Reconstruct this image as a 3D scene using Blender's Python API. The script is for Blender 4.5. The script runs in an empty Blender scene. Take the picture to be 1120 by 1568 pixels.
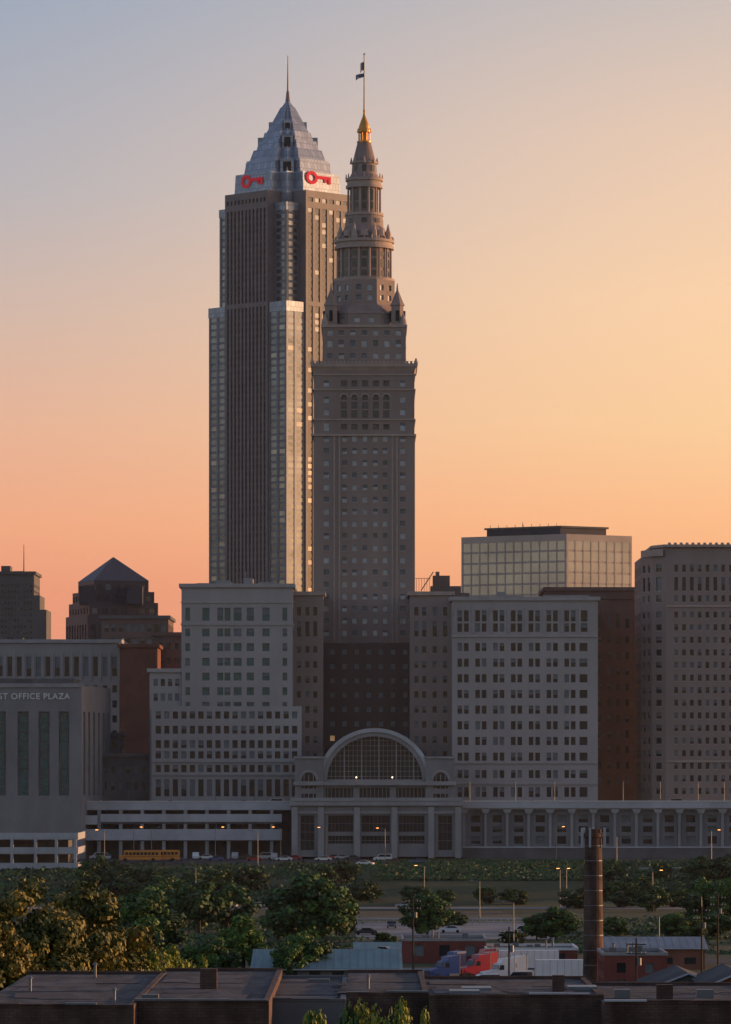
import bpy, math, random
import numpy as np
from mathutils import Vector, Matrix
random.seed(7)
F=6851.0
def X(px,D): return (px-560)*D/F
def Z(py,D): return (1180-py)*D/F
def L(n,D): return n*D/F
scene=bpy.context.scene
scene.view_settings.view_transform='Standard'
scene.view_settings.look='None'
scene.view_settings.exposure=0
# ---------------------------------------------------------------- materials
def mat(name,col,var=0.25,scale=0.3,rough=0.85,metal=0.0,spec=0.3,stretch=(1,1,1),col2=None,brick=None,bump=0,emit=0):
    m=bpy.data.materials.new(name); m.use_nodes=True
    nt=m.node_tree; b=nt.nodes['Principled BSDF']
    b.inputs['Roughness'].default_value=rough; b.inputs['Metallic'].default_value=metal
    b.inputs['Specular IOR Level'].default_value=spec
    tc=nt.nodes.new('ShaderNodeTexCoord'); mp=nt.nodes.new('ShaderNodeMapping')
    mp.inputs['Scale'].default_value=stretch
    nt.links.new(tc.outputs['Object'],mp.inputs[0])
    n=nt.nodes.new('ShaderNodeTexNoise'); n.inputs['Scale'].default_value=scale; n.inputs['Detail'].default_value=6; n.inputs['Roughness'].default_value=0.65
    nt.links.new(mp.outputs[0],n.inputs['Vector'])
    r=nt.nodes.new('ShaderNodeValToRGB'); r.color_ramp.elements[0].position=0.3; r.color_ramp.elements[1].position=0.7
    c1=[c*(1-var) for c in col]; c2=list(col2) if col2 else [min(1,c*(1+var)) for c in col]
    r.color_ramp.elements[0].color=(*c1,1); r.color_ramp.elements[1].color=(*c2,1)
    nt.links.new(n.outputs['Fac'],r.inputs[0]); out=r.outputs[0]
    if brick:
        bt=nt.nodes.new('ShaderNodeTexBrick'); bt.inputs['Scale'].default_value=1
        bt.inputs['Brick Width'].default_value=brick[0]; bt.inputs['Row Height'].default_value=brick[1]; bt.inputs['Mortar Size'].default_value=brick[2]
        bt.inputs['Color1'].default_value=(1,1,1,1); bt.inputs['Color2'].default_value=(.72,.72,.72,1); bt.inputs['Mortar'].default_value=(*brick[3],1)
        sx=nt.nodes.new('ShaderNodeSeparateXYZ'); cx=nt.nodes.new('ShaderNodeCombineXYZ'); ad=nt.nodes.new('ShaderNodeMath')
        nt.links.new(tc.outputs['Object'],sx.inputs[0]); nt.links.new(sx.outputs[0],ad.inputs[0]); nt.links.new(sx.outputs[1],ad.inputs[1])
        nt.links.new(ad.outputs[0],cx.inputs[0]); nt.links.new(sx.outputs[2],cx.inputs[1]); nt.links.new(cx.outputs[0],bt.inputs['Vector'])
        mx=nt.nodes.new('ShaderNodeMix'); mx.data_type='RGBA'; mx.blend_type='MULTIPLY'; mx.inputs[0].default_value=1
        nt.links.new(out,mx.inputs[6]); nt.links.new(bt.outputs[0],mx.inputs[7]); out=mx.outputs[2]
    nt.links.new(out,b.inputs['Base Color'])
    if bump:
        bp=nt.nodes.new('ShaderNodeBump'); bp.inputs['Strength'].default_value=bump; bp.inputs['Distance'].default_value=0.3
        nt.links.new(n.outputs['Fac'],bp.inputs['Height']); nt.links.new(bp.outputs[0],b.inputs['Normal'])
    if emit:
        b.inputs['Emission Color'].default_value=(*col,1); b.inputs['Emission Strength'].default_value=emit
    return m
M={}
M['stone']=mat('limestone',(.34,.32,.325),.18,.06,stretch=(1,1,.3))
M['stone_l']=mat('limestone_pale',(.37,.355,.36),.18,.06,stretch=(1,1,.3))
M['stone_t']=mat('tower_granite',(.30,.245,.225),.22,.05,stretch=(1,1,.25))
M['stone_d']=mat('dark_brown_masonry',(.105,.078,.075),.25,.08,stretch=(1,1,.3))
M['trim']=mat('stone_trim',(.37,.355,.36),.15,.4)
M['trim_t']=mat('tower_trim',(.42,.34,.30),.15,.4)
M['glass']=mat('window_glass',(.022,.028,.038),.4,.4,rough=.15,spec=.5)
M['glass_b']=mat('window_blind',(.15,.175,.20),.3,.5,rough=.4,spec=.5)
M['glass_t']=mat('tower_window_sky_tint',(.42,.46,.51),.3,.4,rough=.35,metal=.15,spec=.8)  # pale base colour stands in for sky and blinds reflected in the panes
M['glass_teal_refl']=mat('teal_reflection_glass',(.032,.12,.13),.35,.4,rough=.2,spec=.6)  # teal reflections and flare painted into the glass colour
M['kt_pier']=mat('granite_pier',(.19,.165,.168),.15,.2,rough=.5)
M['kt_glass']=mat('curtain_glass',(.055,.06,.078),.3,.2,rough=.15,metal=.3,spec=1)
M['kt_bright']=mat('reflective_glass',(.14,.165,.21),.45,.12,rough=.2,metal=.8)
M['kt_mirror']=mat('mirror_glass',(.25,.26,.29),.4,.15,rough=.2,metal=.8)
M['kt_corner']=mat('corner_panels',(.17,.185,.22),.2,.1,rough=.4,metal=.2)
M['kt_span']=mat('spandrel',(.095,.088,.095),.2,.2,rough=.4)
M['crown']=mat('steel_panels',(.36,.42,.50),.12,.15,rough=.42,metal=.45,brick=(1.6,2.4,.12,(.55,.55,.6)))
M['gold']=mat('gilded_copper',(.65,.31,.06),.3,.6,rough=.4,metal=.3)
M['copper']=mat('tower_roof',(.27,.21,.195),.2,.3)
M['red']=mat('red_sign',(.62,.02,.04),.05,1,emit=.25)
M['white']=mat('white_paint',(.7,.7,.7),.1,.6,rough=.6)
M['conc']=mat('concrete',(.30,.30,.315),.22,.15,stretch=(1,1,.5))
M['conc_m']=mat('grey_stone',(.22,.222,.235),.2,.1,stretch=(1,1,.4))
M['conc_w']=mat('pale_concrete',(.42,.44,.48),.2,.12,stretch=(1,1,.6))
M['conc_d']=mat('weathered_concrete',(.13,.13,.14),.3,.15)
M['dark']=mat('dark_void',(.02,.02,.022),.2,.5)
M['metal']=mat('grey_metal',(.16,.17,.18),.2,.5,rough=.5,metal=.5)
M['roof']=mat('tar_roof',(.055,.057,.062),.4,.12,rough=.95,col2=(.12,.12,.13))
M['roof_fg']=mat('foreground_tar_roof',(.03,.032,.038),.5,.6,rough=.95,col2=(.115,.115,.125),stretch=(1,.35,1),bump=.3)
M['brick']=mat('brown_brick',(.20,.085,.06),.25,.15)
M['brick_r']=mat('red_brick',(.20,.06,.05),.25,.2)
M['brick_fg']=mat('old_brick',(.10,.05,.042),.6,.35,brick=(.45,.15,.03,(.7,.7,.68)),stretch=(1,1,.5),bump=.2,col2=(.19,.12,.10))
M['brownstone']=mat('brown_stone',(.16,.115,.105),.2,.1)
M['pinkstone']=mat('pink_stone',(.30,.24,.225),.15,.06,stretch=(1,1,.3))
M['darktower']=mat('dark_slate_cladding',(.035,.042,.065),.2,.1,rough=.5)
M['slate']=mat('blue_slate',(.045,.06,.09),.2,.3,rough=.5)
M['haze']=mat('haze_tinted_concrete',(.13,.13,.135),.15,.1)  # concrete grey with distance haze tinted into its colour
M['office_f']=mat('office_fins',(.42,.37,.34),.15,.1,rough=.5)
M['office_g']=mat('office_glass',(.42,.41,.42),.25,.05,rough=.2,metal=.6)
M['teal']=mat('teal_metal_roof',(.15,.24,.26),.2,.25,rough=.6,stretch=(2,.3,1))
M['asphalt']=mat('asphalt',(.05,.05,.055),.3,.15,col2=(.085,.085,.09))
M['lot']=mat('worn_pavement',(.19,.185,.19),.3,.06,col2=(.33,.32,.325))
M['dirt']=mat('dry_grass',(.11,.09,.05),.4,.06,col2=(.18,.145,.085))
M['bark']=mat('bark',(.045,.035,.028),.3,3)
def leafmat(n,c,c2): return mat(n,c,.3,.9,rough=.6,spec=.25,col2=c2)
M['leaf_d']=leafmat('leaves_dark',(.022,.048,.020),(.042,.08,.028))
M['leaf_m']=leafmat('leaves_mid',(.042,.095,.026),(.075,.15,.042))
M['leaf_l']=leafmat('leaves_light',(.085,.17,.035),(.14,.24,.055))
M['leaf_y1']=leafmat('leaves_olive_sunlit',(.065,.08,.022),(.12,.13,.035))  # leaf tone with warm sunlight painted in, for the near trees
M['leaf_y2']=leafmat('leaves_ochre_sunlit',(.18,.155,.03),(.29,.23,.05))  # same trees, stronger warm sunlight painted into the leaf colour
M['leaf_yg']=leafmat('leaves_yellow_green',(.22,.25,.035),(.33,.34,.055))
M['tyre']=mat('rubber',(.02,.02,.02),.2,2)
for n,c in dict(car_white=(.65,.66,.68),car_silver=(.35,.36,.38),car_black=(.03,.03,.035),car_red=(.32,.03,.03),car_blue=(.04,.08,.2),bus_yellow=(.65,.25,.03),truck_blue=(.02,.06,.22),truck_red=(.35,.02,.04)).items():
    M[n]=mat(n+'_paint',c,.05,1,rough=.3,spec=.6)
M['lamp_o']=mat('orange_lamp',(1,.35,.08),0,1,emit=7)
M['lamp_w']=mat('warm_lamp',(1,.75,.45),0,1,emit=3)
M['lamp_g']=mat('room_light',(.6,.36,.18),.3,.3,emit=.3)
M['arc_g']=mat('arcade_glass',(.10,.10,.11),.3,.4,rough=.3,spec=.6)
# ---------------------------------------------------------------- mesh builder
class MB:
    def __init__(s): s.p={}
    def q(s,part,vs):
        V,Fc=s.p.setdefault(part,([],[])); n=len(V)
        V.extend([tuple(v) for v in vs]); Fc.append(tuple(range(n,n+len(vs))))
    def box(s,part,x0,x1,y0,y1,z0,z1):
        a=[(x0,y0,z0),(x1,y0,z0),(x1,y1,z0),(x0,y1,z0),(x0,y0,z1),(x1,y0,z1),(x1,y1,z1),(x0,y1,z1)]
        V,Fc=s.p.setdefault(part,([],[])); n=len(V); V.extend(a)
        for f in [(0,3,2,1),(4,5,6,7),(0,1,5,4),(1,2,6,5),(2,3,7,6),(3,0,4,7)]: Fc.append(tuple(n+i for i in f))
    def frust(s,part,P1,z1,P2,z2,cap=True,base=False):
        n=len(P1)
        for i in range(n):
            j=(i+1)%n
            s.q(part,[(*P1[i],z1),(*P1[j],z1),(*P2[j],z2),(*P2[i],z2)])
        if cap: s.q(part,[(*p,z2) for p in P2])
        if base: s.q(part,[(*p,z1) for p in reversed(P1)])
    def prism(s,part,P,z0,z1): s.frust(part,P,z0,P,z1)
    def cyl(s,part,cx,cy,r0,z0,r1,z1,n=12): s.frust(part,ngon(cx,cy,r0,n),z0,ngon(cx,cy,r1,n),z1)
    def tube(s,part,a,b,r0,r1,n=6):
        a=Vector(a);b=Vector(b);d=(b-a).normalized(); u=d.orthogonal().normalized(); w=d.cross(u)
        A=[a+(u*math.cos(t)+w*math.sin(t))*r0 for t in [2*math.pi*i/n for i in range(n)]]
        B=[b+(u*math.cos(t)+w*math.sin(t))*r1 for t in [2*math.pi*i/n for i in range(n)]]
        for i in range(n):
            j=(i+1)%n; s.q(part,[A[i],A[j],B[j],B[i]])
        s.q(part,B); s.q(part,A[::-1])
    def facade(s,o,u,W,z0,z1,cols,rows,depth=.4,wall='walls',glass='windows',alt=None,altp=.0,vertical=False,span='spandrels',sill=None):
        o=Vector((o[0],o[1],0)); u=Vector((u[0],u[1],0)).normalized(); n=Vector((u.y,-u.x,0))
        def P(a,z,d=0): v=o+u*a-n*d; return (v.x,v.y,z)
        cols=[c for c in cols if c[1]<=W+1e-6]; rows=[r for r in rows if r[1]<=z1+1e-6 and r[0]>=z0-1e-6]
        if not cols or not rows:
            s.q(wall,[P(0,z0),P(W,z0),P(W,z1),P(0,z1)]); return
        if vertical:
            zb,zt=rows[0][0],rows[-1][1]
            if zb>z0+1e-4: s.q(wall,[P(0,z0),P(W,z0),P(W,zb),P(0,zb)])
            if zt<z1-1e-4: s.q(wall,[P(0,zt),P(W,zt),P(W,z1),P(0,z1)])
            a=0
            for c in cols+[(W,W)]:
                if c[0]-a>1e-4: s.q(wall,[P(a,zb),P(c[0],zb),P(c[0],zt),P(a,zt)])
                a=c[1]
            for c in cols:
                s.q(wall,[P(c[0],zb),P(c[0],zb,depth),P(c[0],zt,depth),P(c[0],zt)])
                s.q(wall,[P(c[1],zb,depth),P(c[1],zb),P(c[1],zt),P(c[1],zt,depth)])
                s.q(wall,[P(c[0],zt,depth),P(c[1],zt,depth),P(c[1],zt),P(c[0],zt)])
                s.q(wall,[P(c[0],zb),P(c[1],zb),P(c[1],zb,depth),P(c[0],zb,depth)])
                z=zb
                for r in rows:
                    if r[0]-z>1e-4: s.q(span,[P(c[0],z,depth),P(c[1],z,depth),P(c[1],r[0],depth),P(c[0],r[0],depth)])
                    g=alt if alt and random.random()<altp else glass
                    s.q(g,[P(c[0],r[0],depth),P(c[1],r[0],depth),P(c[1],r[1],depth),P(c[0],r[1],depth)]); z=r[1]
            return
        z=z0
        for r in rows:
            if r[0]-z>1e-4: s.q(wall,[P(0,z),P(W,z),P(W,r[0]),P(0,r[0])])
            z=r[1]; a=0
            for c in cols+[(W,W)]:
                if c[0]-a>1e-4: s.q(wall,[P(a,r[0]),P(c[0],r[0]),P(c[0],r[1]),P(a,r[1])])
                a=c[1]
            for c in cols:
                A,B,Cc,Dd=(c[0],r[0]),(c[1],r[0]),(c[1],r[1]),(c[0],r[1])
                for p,qq in ((A,B),(B,Cc),(Cc,Dd),(Dd,A)):
                    s.q(wall,[P(*p),P(*qq),P(*qq,depth),P(*p,depth)])
                g=alt if alt and random.random()<altp else glass
                if alt=='window_blinds' and random.random()<.0015: g='lit_rooms'
                if alt and g==glass and random.random()<.35:
                    zm=r[0]+(r[1]-r[0])*random.uniform(.35,.7)
                    s.q(glass,[P(c[0],r[0],depth),P(c[1],r[0],depth),P(c[1],zm,depth),P(c[0],zm,depth)])
                    s.q(alt,[P(c[0],zm,depth),P(c[1],zm,depth),P(c[1],r[1],depth),P(c[0],r[1],depth)])
                else: s.q(g,[P(*A,depth),P(*B,depth),P(*Cc,depth),P(*Dd,depth)])
                if sill:
                    zz=r[0]
                    s.q(sill,[P(c[0]-.1,zz-.25,-.12),P(c[1]+.1,zz-.25,-.12),P(c[1]+.1,zz,-.12),P(c[0]-.1,zz,-.12)])
                    s.q(sill,[P(c[0]-.1,zz,-.12),P(c[1]+.1,zz,-.12),P(c[1]+.1,zz,0),P(c[0]-.1,zz,0)])
        if z1-z>1e-4: s.q(wall,[P(0,z),P(W,z),P(W,z1),P(0,z1)])
    def tower(s,poly,z0,z1,pitch,frac,rows,roof='roof',colsmap={},**k):
        n=len(poly)
        for i in range(n):
            a=Vector(poly[i]);b=Vector(poly[(i+1)%n]); W=(b-a).length
            kk=dict(k)
            if i in colsmap:
                cm=colsmap[i]; cols=cm[0] if isinstance(cm,tuple) else cm
                if isinstance(cm,tuple): kk.update(cm[1])
            else: cols=auto(W,pitch,frac)
            s.facade(a,b-a,W,z0,z1,cols,rows,**kk)
        s.q(roof,[(*p,z1) for p in poly])
    def finish(s,name,mats,loc=(0,0,0),rot=0):
        e=bpy.data.objects.new(name,None); scene.collection.objects.link(e); e.location=loc; e.rotation_euler[2]=rot
        for part,(V,Fc) in s.p.items():
            me=bpy.data.meshes.new(part); me.from_pydata(V,[],Fc); me.materials.append(M[mats[part] if part in mats else 'lamp_g'])
            ob=bpy.data.objects.new(part,me); scene.collection.objects.link(ob); ob.parent=e
        return e
    def mesh(s,name,mats):
        me=bpy.data.meshes.new(name); V=[];Fs=[];mi=[];k=0
        for part,(v,f) in s.p.items():
            n=len(V); V+=v; Fs+=[tuple(i+n for i in ff) for ff in f]; mi+=[k]*len(f); me.materials.append(M[mats[part]]); k+=1
        me.from_pydata(V,[],Fs); me.polygons.foreach_set('material_index',mi); return me
def ngon(cx,cy,r,n,ph=0): return [(cx+r*math.cos(ph+2*math.pi*i/n),cy+r*math.sin(ph+2*math.pi*i/n)) for i in range(n)]
def rect(x0,x1,y0,y1): return [(x0,y0),(x1,y0),(x1,y1),(x0,y1)]
def auto(W,pitch,frac,m=.5):
    n=int((W-2*m)/pitch)
    if n<1: return []
    p=(W-2*m)/n
    return [(m+p*(i+.5)-p*frac/2,m+p*(i+.5)+p*frac/2) for i in range(n)]
def rowsf(z0,z1,p,h,off=.8):
    r=[];z=z0+off
    while z+h<z1-.3: r.append((z,z+h)); z+=p
    return r
def place(me,name,loc,rot=0,sc=1):
    ob=bpy.data.objects.new(name,me); scene.collection.objects.link(ob); ob.location=loc; ob.rotation_euler[2]=rot
    ob.scale=(sc,sc,sc) if not isinstance(sc,tuple) else sc
    return ob
GZ=-25.0
STD=dict(walls='stone',windows='glass',window_blinds='glass_b',roof='roof',trim='trim',spandrels='kt_span')
# ---------------------------------------------------------------- ground
prof=[(-600,-5),(-30,-3.5),(30,-4.5),(90,-20),(200,-26),(400,-30),(560,-33),(1085,-33),(1215,-25),(1e9,-25)]
def gz(y):
    for (a,za),(b,zb) in zip(prof,prof[1:]):
        if a<=y<=b:
            t=(y-a)/(b-a); t=t*t*(3-2*t) if b<1e8 else 0
            return za+(zb-za)*t
    return prof[0][1]
ys=list(np.linspace(-600,1400,161))+[1500,1700,2000,2600,3500,5000,8000,12000,20000]
xs=[-15000,-6000,-2500,-1200]+list(np.linspace(-700,700,71))+[1200,2500,6000,15000]
V=[(x,y,gz(y)) for y in ys for x in xs]; nx=len(xs)
Fg=[(j*nx+i,j*nx+i+1,(j+1)*nx+i+1,(j+1)*nx+i) for j in range(len(ys)-1) for i in range(nx-1)]
me=bpy.data.meshes.new('ground'); me.from_pydata(V,[],Fg)
gm=mat('ground_cover',(.035,.055,.022),.4,.03,col2=(.085,.10,.045),rough=.95); me.materials.append(gm)
place(me,'ground',(0,0,0))
def sheet(name,m,pts,dz=.03):
    me=bpy.data.meshes.new(name); me.from_pydata([(x,y,gz(y)+dz) for x,y in pts],[],[tuple(range(len(pts)))]); me.materials.append(M[m]); return place(me,name,(0,0,0))
sheet('road',  'asphalt',[(-300,1218),(300,1218),(300,1262),(-300,1262)])
sheet('parking_lot','lot',[(X(545,905),872),(X(850,905),872),(X(840,955),965),(X(545,955),965)])
sheet('gravel_lot','lot',[(X(590,700),672),(X(900,700),672),(X(890,760),745),(X(610,760),745)])
sheet('dry_field','dirt',[(X(530,1030),985),(X(800,1030),985),(X(760,1080),1045),(X(540,1080),1045)])
sheet('service_road','asphalt',[(-260,765),(260,765),(260,782),(-260,782)])
sheet('lower_street','lot',[(-260,1062),(260,1062),(260,1076),(-260,1076)],.05)
# ---------------------------------------------------------------- glass skyscraper
D=1600; k=D/F
mb=MB(); S,w,cA,cB=88*k,47*k,85.5*k,74*k
def cross(S,w,c):
    q=[(-S,-w),(-c,-w),(-c,-c),(-w,-c),(-w,-S)]
    P=[]
    for r in range(4):
        P+=q
        q=[(-y,x) for (x,y) in q]
    return P
zA,zB,zC,zD=GZ,Z(473,D),Z(322,D),Z(303,D)
def rws(z0,z1): return rowsf(z0,z1,10.4*k,6.4*k,.5)
def cmap(P):
    d={}
    for i in range(20):
        a=Vector(P[i]);b=Vector(P[(i+1)%20]);W=(b-a).length
        if W>15: d[i]=(auto(W,3.3,.68,.5),dict(depth=.3,altp=.25)) if i%10==4 else (auto(W,1.75,.5,.6),{})
        elif i%5 in(1,2): d[i]=(auto(W,2.9,.74,.3),dict(glass='corner_windows',wall='corner_walls',depth=.2,span='corner_walls',altp=.08))
        else: d[i]=[]
    return d
P=cross(S,w,cA); PB=cross(S,w,cB); PC=cross(S,w,60*k)
for PP,a,b in ((P,zA,zB),(PB,zB,zC),(PC,zC,zD)):
    mb.tower(PP,a,b,2,.5,rws(a,b),colsmap=cmap(PP),vertical=True,depth=.45,alt='bright_windows',altp=.05)
def caps(c,y0,y1):
    for sx in(-1,1):
        for sy in(-1,1):
            xa,xb=sorted((sx*(w+.6),sx*(c+.15))); ya,yb=sorted((sy*(w+.6),sy*(c+.15)))
            mb.box('crown',xa,xb,ya,yb,Z(y0,D),Z(y1,D)+.05)
caps(cA,488,473); caps(cB,334,322); caps(60*k,322,303)
tiers=[(303,.85,272,.83),(272,.70,250,.655),(250,.61,233,.545),(233,.50,219,.46),(219,.41,205,.37),(205,.34,165,.115),(165,.10,153,.015)]
for (y1,k1,y2,k2) in tiers:
    c=.76
    mb.frust('crown',cross(S*k1,w*k1,c*S*k1),Z(y1,D)+.01,cross(S*k2,w*k2,c*S*k2),Z(y2,D))
for r in range(4):
    for (o,y1,y2,hw) in ((.73*S,285,252,2.4),(.52*S,235,212,1.9),(.33*S,205,188,1.4)):
        R=Matrix.Rotation(r*math.pi/2+math.pi/4,2)
        pts=[R@Vector(p) for p in ((o-3.5,-hw),(o,-hw),(o,hw),(o-3.5,hw))]
        mb.prism('crown',[(p.x,p.y) for p in pts],Z(y1,D),Z(y2,D))
        cpt=R@Vector((o+.02,0)); t=R@Vector((0,1))*hw*.6
        mb.q('slots',[(cpt.x-t.x,cpt.y-t.y,Z(y1-4,D)),(cpt.x+t.x,cpt.y+t.y,Z(y1-4,D)),(cpt.x+t.x,cpt.y+t.y,Z(y2+4,D)),(cpt.x-t.x,cpt.y-t.y,Z(y2+4,D))])
mb.cyl('antenna',0,0,.9,Z(156,D),.5,Z(140,D),8); mb.cyl('antenna',0,0,.35,Z(140,D),.12,Z(85,D),6)
mb.cyl('beacon',0,0,.7,Z(150,D),.7,Z(147,D),8)
def keysign(fp):
    n=16
    for i in range(n):
        t0,t1=2*math.pi*i/n,2*math.pi*(i+1)/n
        mb.q('sign',[fp(-3.4+rr*1.15*math.cos(t),rr*math.sin(t)) for rr,t in ((1.25,t0),(2.35,t0),(2.35,t1),(1.25,t1))])
    for a0,a1,b0,b1 in ((-.8,5.6,-.15,.95),(2.6,3.6,-1.3,-.15),(4.4,5.6,-1.7,-.15)):
        mb.q('sign',[fp(a0,b0),fp(a1,b0),fp(a1,b1),fp(a0,b1)])
Sf=S*.85+.12
keysign(lambda a,z:(-Sf,-a*.95,Z(284,D)+z))
keysign(lambda a,z:(a*1.05-1.5,-Sf,Z(281,D)+z))
mb.finish('glass_skyscraper',dict(walls='kt_pier',windows='kt_glass',bright_windows='kt_mirror',corner_windows='kt_bright',corner_walls='kt_corner',spandrels='kt_span',roof='crown',crown='crown',slots='dark',antenna='metal',beacon='red',sign='red'),(X(441,D),D,0),math.pi/4)
# ---------------------------------------------------------------- stone tower
D=1330; k=D/F; mb=MB()
h=77*k; zt=Z(568,D)
colsx=[(500,8),(528,7),(543,7),(559,7),(575,7),(590,7),(617,8)]
cf=[((c-558)*k+h-wd*k/2,(c-558)*k+h+wd*k/2) for c,wd in colsx]
rows=[]; y=1290
while y>675: rows.append((Z(y,D),Z(y-8,D))); y-=18.6
mb.tower(rect(-h,h,-h,h),GZ,Z(668,D),3,.5,rows,colsmap={0:cf,1:cf,2:cf,3:cf},alt='window_blinds',altp=.25,sill='trim')
mb.p.pop('roof',None)
rows=[(Z(656+4,D),Z(648,D)),(Z(636,D),Z(627,D)),(Z(617,D),Z(608,D)),(Z(592,D),Z(583,D))]
for i,(ox,oy,ux,uy) in enumerate(((-h,-h,1,0),(h,-h,0,1),(h,h,-1,0),(-h,h,0,-1))):
    def sub(a,b,cols,rows,al='window_blinds'): mb.facade((ox+ux*a,oy+uy*a),(ux,uy),b-a,Z(668,D),zt,[(c0-a,c1-a) for c0,c1 in cols],rows,alt=al,altp=.2)
    a0=(520-558)*k+h; a1=(599-558)*k+h
    sub(0,a0,[cf[0]],rows); sub(a1,2*h,[cf[-1]],rows)
    ac=[((c-558)*k+h-4.6*k,(c-558)*k+h+4.6*k) for c in (527,543,559.5,576,592)]
    mb.facade((ox+ux*a0,oy+uy*a0),(ux,uy),a1-a0,Z(668,D),zt,[(c0-a0,c1-a0) for c0,c1 in ac],[(Z(658,D),Z(650,D)),(Z(640,D),Z(605,D)),(Z(592,D),Z(583,D))],glass='arcade_windows',depth=.8)
    u=Vector((ux,uy)); n=Vector((uy,-ux))
    for c0,c1 in ac:
        m=(c0+c1)/2
        for yt_ in (628,615):
            p=Vector((ox,oy))+u*c0-n*.7; p2=Vector((ox,oy))+u*c1-n*.7
            mb.q('trim',[(p.x,p.y,Z(yt_,D)),(p2.x,p2.y,Z(yt_,D)),(p2.x,p2.y,Z(yt_-2,D)),(p.x,p.y,Z(yt_-2,D))])
        for t in range(6):
            t0,t1=math.pi*t/6,math.pi*(t+1)/6; r0,r1=5*k,7*k
            pts=[]
            for rr,tt in ((r0,t0),(r1,t0),(r1,t1),(r0,t1)):
                p=Vector((ox,oy))+u*(m+rr*math.cos(tt))+n*.25; pts.append((p.x,p.y,Z(609,D)+rr*math.sin(tt)))
            mb.q('trim',pts)
    for yb,hh,pr in ((668,3,.5),(644,2,.35),(598,2,.35),(575,2,.3)):
        a=Vector((ox,oy))+n*pr-u*pr; b=Vector((ox,oy))+u*(2*h+pr)+n*pr
        a2=Vector((ox,oy)); b2=a2+u*2*h
        z0,z1=Z(yb,D),Z(yb-hh,D)
        mb.q('trim',[(a.x,a.y,z0),(b.x,b.y,z0),(b.x,b.y,z1),(a.x,a.y,z1)])
        mb.q('trim',[(a.x,a.y,z1),(b.x,b.y,z1),(b2.x,b2.y,z1),(a2.x,a2.y,z1)])
        mb.q('trim',[(a2.x,a2.y,z0),(b2.x,b2.y,z0),(b.x,b.y,z0),(a.x,a.y,z0)])
    for pxs in (511,519,600,607):
        c0=(pxs-558)*k+h; a=Vector((ox,oy))+u*c0+n*.22; b=a+u*.45
        a2=a-n*.22; b2=b-n*.22
        mb.q('trim',[(a.x,a.y,GZ),(b.x,b.y,GZ),(b.x,b.y,Z(668,D)),(a.x,a.y,Z(668,D))])
        mb.q('trim',[(b.x,b.y,GZ),(b2.x,b2.y,GZ),(b2.x,b2.y,Z(668,D)),(b.x,b.y,Z(668,D))])
        mb.q('trim',[(a2.x,a2.y,GZ),(a.x,a.y,GZ),(a.x,a.y,Z(668,D)),(a2.x,a2.y,Z(668,D))])
def sq(r): return rect(-r,r,-r,r)
mb.frust('cornice',sq(h+.05),zt,sq(80*k),Z(562,D),True,True)
mb.prism('cornice',sq(81.5*k),Z(562,D),Z(557,D)); mb.q('cornice',[(*p,Z(562,D)) for p in reversed(sq(81.5*k))])
for i in range(27):
    for (a,b) in ((1,0),(0,1)):
        for sg in(-1,1):
            t=(-78+6*i)*k
            cx,cy=(t,sg*80.5*k) if a else (sg*80.5*k,t)
            mb.box('balustrade',cx-.35,cx+.35,cy-.35,cy+.35,Z(557,D),Z(553.5,D))
for sx in(-1,1):
    for sy in(-1,1): mb.cyl('finials',sx*79.5*k,sy*79.5*k,.7,Z(557,D),.2,Z(549,D),6)
r=64*k; rows=[(Z(548,D),Z(540,D)),(Z(530,D),Z(520,D)),(Z(512,D),Z(505,D))]
mb.tower(sq(r),Z(557,D)+.01,Z(500,D),3,.45,rows,alt='window_blinds',altp=.3,sill='trim')
mb.prism('cornice',sq(66*k),Z(500,D),Z(496,D)); mb.q('cornice',[(*p,Z(500,D)) for p in reversed(sq(66*k))])
def oct8(ap): return ngon(0,0,ap/math.cos(math.pi/8),8,-math.pi/2-math.pi/8)
mb.tower(oct8(59*k),Z(496,D)+.01,Z(478,D),3,.4,[(Z(492,D),Z(484,D))])
mb.frust('roofs',oct8(60*k),Z(478,D)+.01,oct8(49*k),Z(462,D))
mb.tower(oct8(47*k),Z(478,D),Z(424,D),2.6,.45,[(Z(456,D),Z(448,D)),(Z(441,D),Z(432,D))],alt='window_blinds',altp=.3,sill='trim')
for sx in(-1,1):
    for sy in(-1,1):
        cx,cy=sx*51*k,sy*51*k
        mb.frust('turrets',ngon(cx,cy,10.5*k,8,.39),Z(497,D),ngon(cx,cy,10*k,8,.39),Z(466,D))
        mb.frust('turrets',ngon(cx,cy,11.8*k,8,.39),Z(466,D),ngon(cx,cy,11.5*k,8,.39),Z(463,D),True,True)
        mb.frust('roofs',ngon(cx,cy,10.5*k,8,.39),Z(463,D)+.01,ngon(cx,cy,1.2*k,8,.39),Z(441,D))
        mb.cyl('finials',cx,cy,.35,Z(441,D),.1,Z(431,D),6)
        for a in range(4):
            t=a*math.pi/2; px_,py_=cx+9.9*k*math.cos(t),cy+9.9*k*math.sin(t)
            mb.box('turret_openings',px_-.5,px_+.5,py_-.5,py_+.5,Z(490,D),Z(474,D))
        cx,cy=sx*60*k,sy*60*k
        mb.cyl('finials',cx,cy,1.1,Z(496,D),.9,Z(488,D),8); mb.cyl('finials',cx,cy,.8,Z(488,D),.1,Z(478,D),8)
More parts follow.
